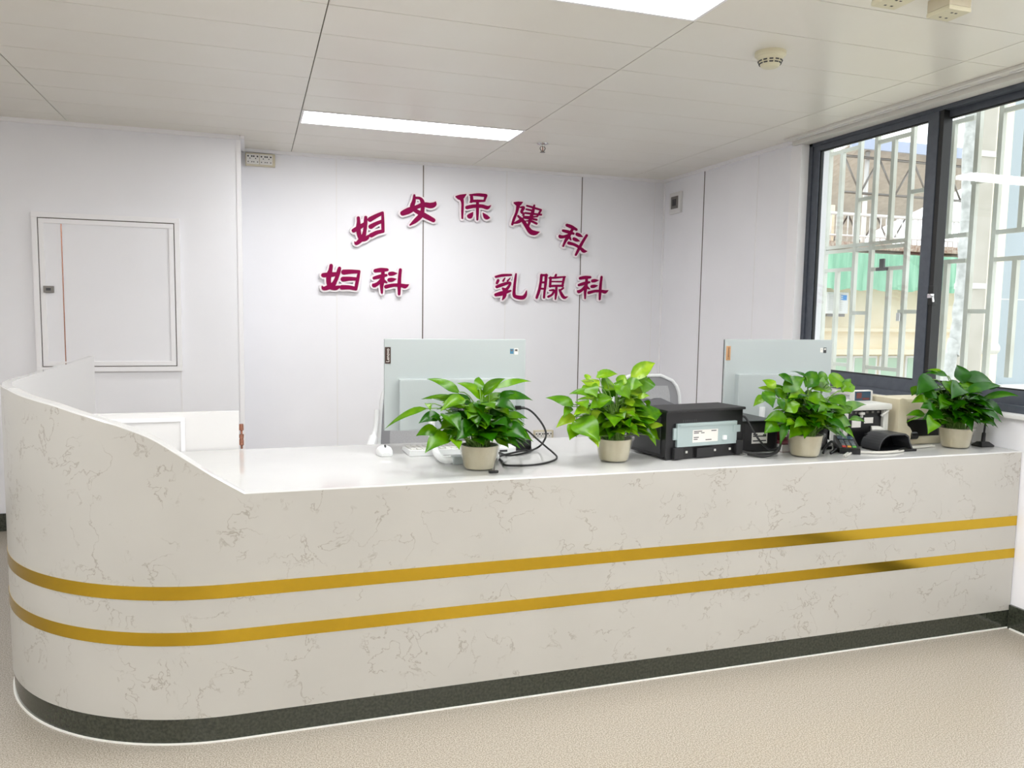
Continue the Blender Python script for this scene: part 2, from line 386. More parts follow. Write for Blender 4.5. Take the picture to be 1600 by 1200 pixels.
# ------------------------------------------------------------------ reception counter
RA, XS, CF_, SY1 = .74, -.80, 2.35, 4.45
def plan(off=0):
    """outer face of the counter in plan, moved inwards by off; list of (x, y, arclength)"""
    pts = []; n = 40
    xe = XR-.003
    pts.append((xe, CF_+off))
    for k in range(1, 25): pts.append((xe+(XS+RA-xe)*k/24, CF_+off))
    for k in range(1, n+1):
        a = -math.pi/2-math.pi/2*k/n
        pts.append((XS+RA+(RA-off)*math.cos(a), CF_+RA+(RA-off)*math.sin(a)))
    for k in range(1, 11): pts.append((XS+off, CF_+RA+(SY1-CF_-RA)*k/10))
    return pts
# swoop: height of the rim against position along the front, read off the photograph
swpx = [(382, 770), (367, 762), (328, 741), (289, 717), (249, 692), (223, 679), (184, 665), (144, 653), (105, 641), (79, 632), (50, 624), (26, 616), (9, 607)]
def hit_cyl(p):
    d = ray(p); best = None
    q = ay(p, CF_)
    if q.x >= XS+RA: return q.x-(XS+RA), q.z
    cx, cy = XS+RA, CF_+RA
    a = d.x**2+d.y**2; b = -2*(d.x*cx+d.y*cy); c = cx*cx+cy*cy-RA*RA
    D = b*b-4*a*c
    t = (-b-math.sqrt(max(D, 0)))/(2*a); q = CO+d*t
    return -RA*math.atan2(-(q.x-cx), -(q.y-cy)), q.z
SW = sorted(hit_cyl(p) for p in swpx)
SW[-1] = (SW[-1][0], CT)
ZTALL = 1.005
def rim(s):
    if s >= SW[-1][0]: return CT
    if s <= SW[0][0]: return max(SW[0][1], ZTALL) if s < SW[0][0]-.15 else SW[0][1]+(max(SW[0][1], ZTALL)-SW[0][1])*min(1, (SW[0][0]-s)/.15)
    for (a, za), (b, zb) in zip(SW, SW[1:]):
        if a <= s <= b: return za+(zb-za)*(s-a)/(b-a)
def ss(pts):
    """signed arc position: >0 along the straight front, <0 round the curve"""
    out = []
    for x, y in pts:
        if x > XS+RA and y < CF_+RA: out.append(x-(XS+RA))
        elif y <= CF_+RA+1e-6: out.append(-RA*math.atan2(-(x-XS-RA), -(y-CF_-RA)))
        else: out.append(-RA*math.pi/2-(y-CF_-RA))
    return out
def dense(pts):
    out = []
    for (a, b), (c, d) in zip(pts, pts[1:]):
        n = max(1, int(math.hypot(c-a, d-b)/.02))
        for k in range(n): out.append((a+(c-a)*k/n, b+(d-b)*k/n))
    out.append(pts[-1]); return out
# same index count on both faces
def wall_strip(off0, off1, zlo, ztop, cham=0, mats=0):
    bm = bm_(); A = plan(off0); B = plan(off1); S = ss(A)
    # refine
    A2, B2, S2 = [], [], []
    for i in range(len(A)-1):
        n = max(1, int(math.hypot(A[i+1][0]-A[i][0], A[i+1][1]-A[i][1])/.03))
        for k in range(n):
            t = k/n
            A2.append((A[i][0]+(A[i+1][0]-A[i][0])*t, A[i][1]+(A[i+1][1]-A[i][1])*t)); B2.append((B[i][0]+(B[i+1][0]-B[i][0])*t, B[i][1]+(B[i+1][1]-B[i][1])*t)); S2.append(S[i]+(S[i+1]-S[i])*t)
    A2.append(A[-1]); B2.append(B[-1]); S2.append(S[-1])
    prev = None
    for a, b, s in zip(A2, B2, S2):
        zt = ztop(s)
        n = V((a[0]-b[0], a[1]-b[1], 0)).normalized()*cham
        ring = [bm.verts.new((a[0], a[1], zlo)), bm.verts.new((a[0], a[1], zt-cham)), bm.verts.new((a[0]-n.x, a[1]-n.y, zt)), bm.verts.new((b[0], b[1], zt)), bm.verts.new((b[0], b[1], zlo))]
        if prev:
            for k in range(5):
                f = bm.faces.new((prev[k], prev[(k+1) % 5], ring[(k+1) % 5], ring[k])); f.smooth = k == 0; f.material_index = min((0, 1, 1, 2, 0)[k], mats)
        else: bm.faces.new(ring)
        prev = ring
    bm.faces.new(prev[::-1]); return bm
rc = thing('reception_counter', 'long cream marbled reception counter with two gold stripes and a rounded raised left end', 'counter', (1.1, 2.7, 0))
BZ = .078
obj('front_panel', wall_strip(.004, .034, BZ, rim, .004, 2), ['marble', 'marbletop', 'white'], rc)  # rim faces take whiter quartz to paint in gloss and top light
obj('plinth', wall_strip(.008, .03, .001, lambda s: BZ), 'granite', rc)['label'] = 'dark green granite plinth'
obj('sealant_line', wall_strip(.003, .009, .0003, lambda s: .0045), 'caulk', rc)
for z0, z1 in ((.434, .474), (.299, .338)):
    obj('gold_stripe', wall_strip(.0025, .006, z0, lambda s, z=z1: z), 'gold', rc)['label'] = 'polished gold stripe'
bm = bm_()
WT0 = CT-.03
pts = [(XR-.003, CF_+.0345), (XR-.003, 3.094)] + [(XS+.0345, 3.094)] + [p for p in plan(.0345)[::-1] if p[1] < 3.09 and p[0] < XR-.01]
prism(bm, [(x, y, WT0) for x, y in pts], (0, 0, .03)); obj('worktop', bm, 'marbletop', rc)
# inner carcass below the worktop
bm = bm_()
for x in (.1, 1.05, 2.0, 2.93): box(bm, x-.009, x+.009, 2.42, 3.0, .08, WT0-.001)
box(bm, .1, 2.93, 2.4, 2.418, .08, WT0-.001); obj('carcass', bm, 'white', rc)
# white gate at the counter's back corner
gt = thing('swing_gate', 'low glossy white gate board with raised frame behind the curved left end of the counter', 'gate', (-.4, 3.115, 0))
one('board', 'white', gt, XS+.04, -.054, 3.102, 3.127, .1, .883, bev=.002)
bm = bm_()
for b in ((-.72, -.242, .85, .864), (-.72, -.242, .2, .214), (-.256, -.242, .214, .85), (-.72, -.706, .214, .85)): box(bm, b[0], b[1], 3.096, 3.103, b[2], b[3], bev=.002)
obj('frame_moulding', bm, 'trimw', gt)
one('foot', 'steel', gt, XS+.041, XS+.07, 3.102, 3.127, .0005, .0995); one('foot', 'steel', gt, -.09, -.055, 3.102, 3.127, .0005, .0995)
for z in (.822, .765):
    bm = bm_(); lathe(bm, [(0, .012), (.007, .011), (.008, .0), (.008, -.012), (.004, -.016), (.004, -.026), (0, -.028)], (-.0455, 3.115, z), 12)
    box(bm, -.055, -.0455, 3.11, 3.12, z-.012, z+.01); obj('hinge', bm, 'copper', gt)
bm = bm_(); lathe(bm, [(0, .01), (.008, .008), (.0085, 0), (.007, -.009), (0, -.012)], (-.0455, 3.115, .79-.004), 12); box(bm, -.055, -.0455, 3.112, 3.118, .78, .79); obj('hinge', bm, 'copper', gt)
# ------------------------------------------------------------------ access door on the projecting wall
ad = thing('access_door', 'square white access door with narrow frame and small grey lock on the left wall', 'access door', (-.77, YS, .9))
a0, a1, c0, c1 = -1.146, -.394, .893, 1.775
bm = bm_(); w = .028
for b in ((a0, a1, c1-w, c1), (a0, a1, c0, c0+w), (a0, a0+w, c0+w, c1-w), (a1-w, a1, c0+w, c1-w)): box(bm, b[0], b[1], YS-.02, YS, b[2], b[3], bev=.002)
obj('outer_frame', bm, 'trimw', ad)
one('gap', 'seamd', ad, a0+w, a1-w, YS-.004, YS, c0+w, c1-w)
bm = bm_(); i0, i1, j0, j1 = a0+w+.005, a1-w-.005, c0+w+.005, c1-w-.005; v = .026
for b in ((i0, i1, j1-v, j1), (i0, i1, j0, j0+v), (i0, i0+v, j0+v, j1-v), (i1-v, i1, j0+v, j1-v)): box(bm, b[0], b[1], YS-.018, YS-.004, b[2], b[3], bev=.002)
dr = obj('door_frame', bm, 'trimw', ad)
one('door_panel', 'wall', ad, i0+v, i1-v, YS-.012, YS-.004, j0+v, j1-v)
one('joint_strip', 'copper', ad, i0+v+.083, i0+v+.088, YS-.0135, YS-.011, j0+v, j1-v)
p = ay((76, 452), YS-.02); bm = bm_(); box(bm, p.x-.026, p.x+.026, YS-.026, YS-.012, p.z-.019, p.z+.019, bev=.003); lo = obj('lock', bm, 'steel', ad)
one('lock_slot', 'char', ad, p.x-.012, p.x+.012, YS-.0275, YS-.026, p.z-.007, p.z+.007)
# ------------------------------------------------------------------ sockets, thermostat, ceiling things
def socket_strip(name, label, x0, x1, z0, z1, y, n, cat='socket'):
    t = thing(name, label, cat, ((x0+x1)/2, y, (z0+z1)/2))
    bm = bm_(); box(bm, x0, x1, y-.035, y, z0, z1, bev=.004); obj('back_box', bm, 'beige', t)
    w = (x1-x0-.02)/n
    for i in range(n):
        a = x0+.006+i*w; bm = bm_(); box(bm, a, a+w-.003, y-.042, y-.034, z0+.008, z1-.008, bev=.002); f = obj('face_plate', bm, 'paper', t)
        bm = bm_(); cz = (z0+z1)/2
        for k in range(2):
            c = a+(w-.003)*(.28+.44*k); s = (z1-z0)
            for dx, dz, r in ((-.011, .22*s, .0045), (.011, .22*s, .0045), (0, .05*s, .003), (-.011, -.22*s, .003), (.011, -.22*s, .003)):
                box(bm, c+dx-r, c+dx+r, y-.0428, y-.0415, cz+dz-r, cz+dz+r)
        obj('socket_holes', bm, 'ink', f)
socket_strip('socket_strip', 'cream surface socket strip high on the back wall by the corner', -.03, .15, 2.165, 2.243, YB, 2)
p = ay((833, 672), YB); q = ay((862, 685), YB)
socket_strip('wall_socket', 'white wall socket low on the back wall behind the looped cable', p.x, q.x, p.z-.085, p.z, YB, 2)
p = ax((1050, 303), XR); q = ax((1066, 332), XR)
th = thing('wall_control', 'small white wall box with dark window in the corner of right wall', 'wall control', (XR, (p.y+q.y)/2, (p.z+q.z)/2))
y0, y1, z0, z1 = min(p.y, q.y), max(p.y, q.y), q.z, p.z
bm = bm_(); box(bm, XR-.02, XR, y0, y1, z0, z1, bev=.004); obj('plate', bm, 'white', th)
bm = bm_(); box(bm, XR-.024, XR-.019, y0+.03, y1-.03, z0+.035, z1-.03, bev=.001); obj('cover', bm, 'steel', th)
one('breaker', 'ink', th, XR-.026, XR-.0235, y0+.055, y1-.055, z0+.055, z1-.05)
# smoke detector
p = az((1204, 82), ZC)
sd = thing('smoke_detector', 'round cream smoke detector on the ceiling', 'smoke detector', p)
bm = bm_(); lathe(bm, [(.001, 0), (.058, 0), (.058, -.012), (.054, -.016), (.05, -.018), (.034, -.052), (.028, -.056), (0, -.057)], p, 36); obj('housing', bm, 'smoke', sd)
bm = bm_()
for k in range(12):
    a = k*math.pi/6
    for z, r in ((-.034, .0443), (-.043, .0404)):
        R = Matrix.Translation(V(p)+V((0, 0, z))) @ Matrix.Rotation(a, 4, 'Z') @ Matrix.Translation((r-.001, 0, 0)) @ Matrix.Rotation(.43, 4, 'Y')
        box(bm, -.002, .002, -.007, .007, -.0022, .0022, R)
obj('vent_slots', bm, 'ink', sd)
# sprinkler
p = az((848, 224), ZC)
sp = thing('fire_sprinkler', 'tiny metal fire sprinkler head hanging from the ceiling', 'sprinkler', p)
bm = bm_(); lathe(bm, [(.001, -.001), (.034, -.001), (.033, -.005), (.014, -.01), (.011, -.018), (0, -.018)], p, 24); obj('escutcheon', bm, 'chrome', sp)
bm = bm_()
for s in (-1, 1): tube(bm, spline([V(p)+V((s*.008, 0, -.016)), V(p)+V((s*.016, 0, -.03)), V(p)+V((s*.003, 0, -.05))], 4), .003, 6)
obj('yoke', bm, 'steel', sp)
bm = bm_(); tube(bm, [V(p)+V((0, 0, -.018)), V(p)+V((0, 0, -.046))], .003, 8); obj('glass_bulb', bm, 'copper', sp)
bm = bm_(); lathe(bm, [(0, -.049), (.015, -.05), (.016, -.053), (0, -.054)], p, 16); obj('deflector', bm, 'steel', sp)
# ceiling outlet boxes
def outlet(label, cx, cy):
    t = thing('ceiling_outlet', label, 'outlet box', (cx, cy, ZC), 'outlet boxes hanging from the ceiling')
    w, d, h = .043, .043, .052
    bm = bm_(); box(bm, cx-w, cx+w, cy-d, cy+d, ZC-h+.014, ZC, bev=.003); obj('box', bm, 'beige', t)
    bm = bm_(); box(bm, cx-w-.001, cx+w+.001, cy-d-.001, cy+d+.001, ZC-h, ZC-h+.0135, bev=.003); f = obj('face_plate', bm, 'smoke', t)
    bm = bm_()
    for dx, dy in ((-.012, .02), (.012, .02), (-.008, -.02), (.008, -.02)): box(bm, cx+dx-.004, cx+dx+.004, cy+dy-.003, cy+dy+.003, ZC-h-.0006, ZC-h+.001)
    obj('socket_holes', bm, 'ink', f)
p = az((1396, 5), ZC-.052); q = az((1482, 24), ZC-.052)
outlet('cream outlet box hanging from the ceiling, the left one of the pair', p.x, p.y)
outlet('cream outlet box hanging from the ceiling, the right one nearer the nearer the window', q.x, q.y)
# ------------------------------------------------------------------ lettering on the back wall
LS = {
 'fu': [[(275, 148, 22), (265, 215, 25), (240, 300, 32), (235, 400, 30), (250, 470, 30)], [(152, 300, 28), (260, 292, 30), (385, 278, 24)],
        [(405, 192, 22), (385, 265, 26), (345, 380, 24), (290, 460, 32), (165, 508, 24), (132, 472, 8)], [(250, 480, 32), (330, 500, 30), (375, 490, 24), (405, 466, 5)],
        [(470, 252, 33), (580, 245, 28), (705, 245, 22)], [(712, 240, 17), (685, 380, 22), (658, 515, 22)], [(460, 362, 32), (555, 355, 26), (670, 360, 22)], [(440, 490, 30), (550, 490, 27), (655, 510, 24)]],
 'ke': [[(965, 230, 24), (1050, 218, 28), (1150, 215, 20)], [(1085, 235, 22), (1080, 330, 26), (1070, 400, 30), (1065, 480, 22), (1068, 575, 14)], [(945, 345, 20), (1040, 320, 26), (1135, 300, 18)],
        [(1080, 350, 22), (1010, 425, 22), (945, 460, 26), (925, 435, 6)], [(1080, 380, 28), (1140, 415, 12)], [(1192, 280, 26), (1240, 275, 26), (1303, 270, 5)], [(1182, 375, 26), (1230, 370, 26), (1290, 360, 5)],
        [(1130, 480, 25), (1250, 455, 22), (1370, 460, 24), (1430, 472, 28), (1485, 447, 5)], [(1355, 215, 20), (1343, 330, 22), (1337, 450, 24), (1335, 595, 18)]],
 'nv': [[(275, 150, 14), (268, 240, 24), (240, 340, 30), (300, 395, 26), (430, 465, 34), (572, 540, 28)], [(285, 190, 16), (365, 200, 18), (402, 260, 28), (403, 370, 26), (380, 460, 32), (290, 550, 28), (208, 615, 10)],
        [(90, 432, 32), (190, 390, 40), (300, 340, 26), (420, 298, 30), (520, 312, 36), (585, 295, 30), (606, 250, 4)]],
 'bao': [[(930, 172, 12), (1000, 182, 36), (1080, 138, 8)], [(1012, 205, 28), (1028, 270, 18), (1025, 400, 16), (1025, 510, 12)], [(1142, 145, 10), (1270, 143, 20), (1392, 155, 22)], [(1168, 165, 20), (1170, 240, 22), (1140, 260, 5)], [(1392, 160, 20), (1368, 238, 14)],
         [(1170, 240, 18), (1270, 240, 18), (1370, 238, 14)], [(1260, 240, 20), (1260, 400, 20), (1258, 530, 14)], [(1095, 342, 24), (1200, 322, 24), (1330, 322, 24), (1415, 345, 24), (1467, 310, 4)],
         [(1188, 418, 6), (1145, 475, 34), (1110, 475, 14)], [(1345, 430, 6), (1392, 490, 32), (1440, 503, 12)]],
 'jian': [[(240, 170, 12), (300, 185, 32), (362, 160, 8)], [(300, 200, 26), (272, 320, 18), (232, 420, 18), (205, 505, 16)], [(330, 238, 10), (382, 245, 20), (350, 308, 20), (380, 350, 16), (335, 440, 24), (280, 472, 20), (225, 490, 8)],
          [(295, 375, 14), (370, 450, 24), (430, 540, 28), (490, 620, 34), (560, 640, 30), (626, 624, 5)], [(547, 210, 14), (520, 320, 24), (480, 440, 24), (455, 525, 14)], [(430, 215, 12), (500, 235, 14), (580, 260, 14), (652, 282, 14)],
          [(650, 285, 14), (620, 335, 15), (588, 385, 12)], [(420, 270, 12), (510, 290, 14)], [(400, 328, 12), (500, 340, 14), (655, 355, 13)], [(375, 385, 10), (485, 392, 14), (575, 385, 10)], [(365, 408, 8), (480, 415, 14), (580, 435, 15)], [(400, 455, 6), (490, 455, 15), (580, 495, 16)]],
 'ru': [[(118, 180, 12), (200, 162, 15), (310, 156, 11)], [(148, 225, 16), (132, 258, 14)], [(232, 195, 6), (210, 232, 11)], [(298, 195, 5), (265, 232, 10)], [(130, 305, 16), (210, 275, 18), (298, 255, 12), (265, 322, 16), (225, 345, 16), (205, 325, 12)],
        [(118, 405, 18), (200, 385, 24), (303, 355, 10)], [(222, 340, 20), (230, 385, 22), (222, 430, 18), (200, 466, 6)], [(370, 145, 10), (362, 200, 13), (350, 300, 15), (345, 400, 18), (370, 430, 20), (450, 440, 22), (485, 410, 18), (501, 353, 4)]],
 'xian': [[(690, 160, 16), (678, 260, 15), (660, 350, 16), (630, 440, 15)], [(690, 160, 13), (757, 160, 13)], [(748, 160, 18), (738, 280, 15), (726, 370, 13), (720, 440, 12)], [(682, 250, 11), (738, 250, 11)], [(672, 327, 11), (730, 330, 11)],
          [(870, 155, 12), (860, 182, 12)], [(785, 195, 10), (870, 190, 12), (985, 180, 8)], [(802, 190, 14), (795, 300, 14)], [(972, 185, 14), (948, 298, 13)], [(800, 240, 8), (960, 240, 8)], [(792, 297, 13), (870, 293, 13), (955, 292, 12)],
          [(875, 295, 13), (870, 380, 15), (862, 458, 9)], [(788, 350, 8), (842, 350, 13), (820, 402, 12), (772, 428, 13)], [(960, 320, 10), (915, 355, 10)], [(912, 345, 12), (945, 410, 18), (972, 440, 16), (1012, 430, 5)]]}
def affine(src, dst):
    # least squares 2-D affine from point pairs
    def solve(A, b):
        n = 3; Mx = [r[:]+[v] for r, v in zip(A, b)]
        for i in range(n):
            pv = max(range(i, n), key=lambda r: abs(Mx[r][i])); Mx[i], Mx[pv] = Mx[pv], Mx[i]
            for r in range(n):
                if r != i:
                    k = Mx[r][i]/Mx[i][i]; Mx[r] = [a-k*c for a, c in zip(Mx[r], Mx[i])]
        return [Mx[i][3]/Mx[i][i] for i in range(n)]
    rows = [(x, y, 1) for x, y in src]
    A = [[sum(r[i]*r[j] for r in rows) for j in range(3)] for i in range(3)]
    u = solve(A, [sum(r[i]*d[0] for r, d in zip(rows, dst)) for i in range(3)])
    v = solve(A, [sum(r[i]*d[1] for r, d in zip(rows, dst)) for i in range(3)])
    sc_ = math.sqrt(abs(u[0]*v[1]-u[1]*v[0]))
    return lambda x, y: (u[0]*x+u[1]*y+u[2], v[0]*x+v[1]*y+v[2]), sc_
def glyph(strokes, fn, k, label, hwsc=1.0):
    YL = YB-.03; pxm = YL/FPX*1.0
    def build(extra, y0, y1):
        bm = bm_(); cnt = [0]
        def fr_():
            cnt[0] += 1; return y0-y1-cnt[0]*2e-5
        for st in strokes:
            P = []
            for x, y, w in st:
                u, v = fn(x, y); q = ay((u, v), YL)
                wm = (w*k*hwsc)*pxm*1.2+extra
                P.append((q.x, q.z, wm))
            S = spline([V(a) for a in P], 5) if len(P) > 2 else [V(P[0]).lerp(V(P[1]), t/4) for t in range(5)]
            n = 10
            for i, s in enumerate(S):
                r = max(s.z, extra+.0006)
                prism(bm, [(s.x+r*math.cos(2*math.pi*j/n), y1, s.y+r*math.sin(2*math.pi*j/n)) for j in range(n)], (0, fr_(), 0))
                if i:
                    a = S[i-1]; ra = max(a.z, extra+.0006); d = V((s.x-a.x, s.y-a.y)); 
                    if d.length < 1e-6: continue
                    d.normalize(); m = V((-d.y, d.x))
                    prism(bm, [(a.x+m.x*ra, y1, a.y+m.y*ra), (s.x+m.x*r, y1, s.y+m.y*r), (s.x-m.x*r, y1, s.y-m.y*r), (a.x-m.x*ra, y1, a.y-m.y*ra)], (0, fr_(), 0))
        return bm
    xs = [ay(fn(x, y), YL) for st in strokes for x, y, w in st]
    t = thing('sign_character', label, 'sign character', (sum(q.x for q in xs)/len(xs), YB, sum(q.z for q in xs)/len(xs)), 'magenta characters on the back wall')
    obj('backing', build(.0115, YL+.004, YB-.006), 'signw', t)['label'] = 'white backing outline'
    obj('face', build(0, YL, YL+.004), 'sign', t)['label'] = 'magenta face'
zA = lambda x, y: (490+x/10, 400+y/10)
zB = lambda x, y: (620+x/10, 290+y/10)
zC = lambda x, y: (780+x/10, 300+y/10)
zD = lambda x, y: (760+x/8, 410+y/8)
glyph(LS['fu'], zA, .1, 'magenta character far left of the lower lettering row, upright with three right-hand bars')
glyph(LS['ke'], zA, .1, 'magenta character second from left in the lower lettering row')
glyph(LS['nv'], zB, .1, 'magenta character second from left in the arched row, three crossing strokes')
glyph(LS['bao'], zB, .1, 'magenta character at the top middle of the arched row')
glyph(LS['jian'], zC, .1, 'magenta character fourth along the arched row with long tail stroke')
kf, ks = affine([(960, 230), (1150, 215), (1355, 215), (1335, 600), (1130, 480), (1480, 450), (935, 460)], [(1055, 515), (1205, 588), (1368, 678), (1190, 985), (1082, 802), (1368, 925), (950, 690)])
glyph(LS['ke'], lambda x, y: zC(*kf(x, y)), ks*.1, 'magenta character at the right end of the arched row, tilted clockwise')
ff, fs = affine([(275, 140), (725, 235), (665, 530), (130, 500), (145, 300)], [(565.2, 339.5), (595.5, 332), (601.5, 362), (555, 382), (547, 359.6)])
glyph(LS['fu'], ff, fs, 'magenta character at the left end of the arched row, tilted anticlockwise')
glyph(LS['ru'], zD, .125, 'magenta character third from left in the lower row, with a sweeping hook at right')
glyph(LS['xian'], zD, .125, 'magenta dense character second from right in the lower lettering row')
dfn, ds = affine([(1355, 215), (1335, 600), (960, 230), (1480, 450), (1130, 480), (935, 460)], [(1440, 182), (1415, 463), (1168, 200), (1515, 350), (1278, 385), (1148, 362)])
glyph(LS['ke'], lambda x, y: zD(*dfn(x, y)), ds*.125, 'magenta character at the right end of the lower lettering row')
# ------------------------------------------------------------------ all-in-one computers (backs face the camera)
def monitor(x0, y, zt, label, tagmat, second=False):
    w, hh = .541, .336; x1 = x0+w; zb = zt-hh
    t = thing('desktop_computer', label, 'computer', (x0+w/2, y, CT), 'all in one computers on the counter')
    bm = bm_(); box(bm, x0, x1, y, y+.012, zb, zt, bev=.003); obj('back_panel', bm, 'pc', t)
    bm = bm_(); box(bm, x0+.001, x1-.001, y+.0115, y+.02, zb, zt-.001, bev=.002); obj('screen', bm, 'black', t)
    bm = bm_(); box(bm, x0+.052, x1-.045, y-.026, y+.001, zb+.002, zt-.146, bev=.004); c = obj('rear_housing', bm, 'pc', t)
    # stand: bent white tube loop on a silver foot bar
    cx = x0+w/2; fx = .1
    for s in (-1, 1):
        bm = bm_(); tube(bm, spline([(cx+s*fx, y-.03, zb+.05), (cx+s*fx, y-.034, CT+.06), (cx+s*fx, y-.1, CT+.022), (cx+s*fx, y-.18, CT+.0145), (cx+s*(fx-.012), y-.215, CT+.014), (cx+s*(fx-.035), y-.222, CT+.014)], 8), .0125, 12)
        obj('stand_arm', bm, 'pcw', t)
    bm = bm_(); box(bm, cx-fx+.03, cx+fx-.03, y-.238, y-.2, CT+.0005, CT+.028, bev=.004); obj('foot_bar', bm, 'pc', t)
    # brand tag
    if second: tz0, tz1 = zt-.088, zt-.028
    else: tz0, tz1 = zt-.09, zt-.03
    tg = one('brand_tag', tagmat, t, x0+.002, x0+.023, y-.0012, y+.001, tz0, tz1)
    text_part('lettering', 'Lenovo', .0165, 'paper' if not second else 'tag', tg, Matrix.Translation((x0+.0125, y-.0016, (tz0+tz1)/2)) @ Matrix.Rotation(math.pi/2, 4, 'X') @ Matrix.Rotation(math.pi/2, 4, 'Z'))
    # stickers
    s1 = one('sticker', 'paper' if second else 'blue', t, x1-.063, x1-.049, y-.001, y+.001, zt-.055, zt-.036)
    s2 = one('sticker', 'ink' if second else 'paper', t, x1-.046, x1-.031, y-.001, y+.001, zt-.058, zt-.034)
    bm = bm_(); box(bm, x1-.0435, x1-.0335, y-.0016, y-.0009, zt-.045, zt-.037); box(bm, x1-.06, x1-.053, y-.0016, y-.0009, zt-.045, zt-.039); obj('sticker_print', bm, 'steel' if not second else 'grey', s2)
    return t
monitor(.451, 2.85, 1.166, 'silver all in one computer with dark brown brand tag, behind the leftmost plant', 'tag')
monitor(1.884, 2.86, 1.17, 'silver all in one computer with brand tag coloured by a gold reflection, between black printer and window', 'tag_sheen', True)
# mouse & keyboard
p = az((596, 709), CT)
ms = thing('computer_mouse', 'white computer mouse on the counter left of the computer', 'mouse', (.455, 2.86, CT))
bm = bm_()
prof = []
n = 12
for i in range(9):
    u = i/8; yy = -.052+.104*u; hw = .03*math.sin(math.pi*min(max(.12+.76*u, 0), 1))**.5; hz = .006+.026*math.sin(math.pi*(.1+.75*u))
    prof.append([bm.verts.new((.455+hw*math.cos(math.pi*k/n), 2.87+yy, CT+.001+(hz*math.sin(math.pi*k/n)**.6 if 0 < k < n else 0))) for k in range(n+1)])
for A, B in zip(prof, prof[1:]):
    for k in range(n): f = bm.faces.new((A[k], A[k+1], B[k+1], B[k])); f.smooth = True
    bm.faces.new((A[n], A[0], B[0], B[n]))
bm.faces.new(prof[0][::-1]); bm.faces.new(prof[-1]); obj('shell', bm, 'pcw', ms)
bm = bm_(); tube(bm, [(.452, 2.855, CT+.03), (.458, 2.855, CT+.03)], .008, 12); obj('scroll_wheel', bm, 'ink', ms)
kb = thing('keyboard', 'white keyboard partly hidden behind the leftmost plant', 'keyboard', (.7, 2.89, CT))
bm = bm_(); prism(bm, [(.535, 2.8, CT+.001), (.535, 2.95, CT+.001), (.535, 2.95, CT+.012), (.535, 2.8, CT+.022)], (.34, 0, 0)); obj('body', bm, 'pcw', kb)
k0 = None
for r in range(5):
    for c in range(15):
        yy = 2.815+r*.026; z = CT+.0222-.0667*(yy-2.8)
        if k0 is None: k0 = o = one('key', 'grey', kb, .545, .563, yy, yy+.022, z-.004, z+.004, bev=.0015)
        else:
            o = k0.copy(); COL.objects.link(o); o.location = (c*.0217, r*.026, -.0667*.026*r)
# white puck + black adapter + cable loops
wb = thing('white_adapter', 'small white box on the counter beside the leftmost plant', 'adapter', (.9, 2.8, CT))
bm = bm_(); box(bm, .84, .935, 2.775, 2.855, CT+.0005, CT+.025, bev=.006); obj('case', bm, 'pcw', wb)
one('port', 'ink', wb, .87, .9, 2.7745, 2.776, CT+.008, CT+.016)
nb = thing('black_adapter', 'black plug adapter with upright cable, right of the leftmost plant', 'adapter', (.975, 2.85, CT))
bm = bm_(); box(bm, .945, 1.015, 2.83, 2.88, CT+.0005, CT+.04, bev=.004); prism(bm, [(.92, 2.835, CT+.004), (.945, 2.835, CT+.034), (.945, 2.835, CT+.004)], (0, .04, 0)); obj('case', bm, 'black', nb)
bm = bm_(); tube(bm, spline([(.985, 2.86, CT+.038), (.985, 2.862, CT+.08), (.978, 2.865, CT+.13), (.972, 2.87, CT+.2)], 6), .006, 8); obj('lead', bm, 'cable', nb)
bm = bm_(); tube(bm, spline([(.93, 2.86, CT+.02), (.92, 2.86, CT+.06), (.945, 2.862, CT+.1), (.972, 2.87, CT+.13)], 6), .004, 8); obj('lead', bm, 'cable', nb)
cb = thing('looped_cable', 'black cable looping from the left computer down onto the counter', 'cable', (1.0, 2.7, CT))
Yp = 2.822
pts = [ay((814, 638), Yp), ay((824, 639), Yp), ay((835, 647), 2.82), ay((847, 662), 2.8), ay((853, 676), 2.78), ay((851, 687), 2.76)] + [az((842, 698), CT+.012), az((822, 707), CT+.007), az((803, 711), CT+.006), az((790, 711), CT+.006), az((778, 706), CT+.006)]
bm = bm_(); tube(bm, spline(pts, 8), .0038, 8); obj('upper_loop', bm, 'cable', cb)
pts = [ay((800, 670), 2.81), ay((812, 669), 2.8), ay((824, 673), 2.78), ay((838, 685), 2.75), ay((852, 697), 2.72), ay((865, 708), 2.68), az((870, 714), CT+.006), az((866, 719), CT+.005), az((850, 724), CT+.005), az((825, 727), CT+.005), az((791, 727), CT+.005), az((786, 722), CT+.005), az((780, 714), CT+.005), az((795, 709), CT+.012), az((820, 704), CT+.008), az((829, 704), CT+.006), az((828, 697), CT+.006), az((823, 695), CT+.02)]
bm = bm_(); tube(bm, spline(pts, 8), .0036, 8); obj('lower_loop', bm, 'cable', cb)
p = ay((809, 637), Yp); bm = bm_(); box(bm, p.x-.012, p.x+.012, p.y-.006, p.y+.006, p.z-.008, p.z+.008, bev=.002); tube(bm, [V(p)+V((.01, 0, 0)), V(p)+V((.028, 0, -.001))], [.006, .0045], 8); obj('plug', bm, 'black', cb)
# small black clip under pot
p = az((770, 739), CT); ck = thing('cable_clip', 'small black clip lying on the counter edge beside the leftmost pot', 'clip', (p.x, p.y, CT))
bm = bm_(); box(bm, p.x-.014, p.x+.018, p.y-.008, p.y+.006, CT+.0005, CT+.009, bev=.003); obj('base', bm, 'black', ck)
bm = bm_(); tube(bm, spline([(p.x+.004, p.y, CT+.008), (p.x+.006, p.y, CT+.03), (p.x+.016, p.y+.01, CT+.045)], 5), .0018, 6); obj('wire', bm, 'steel', ck)
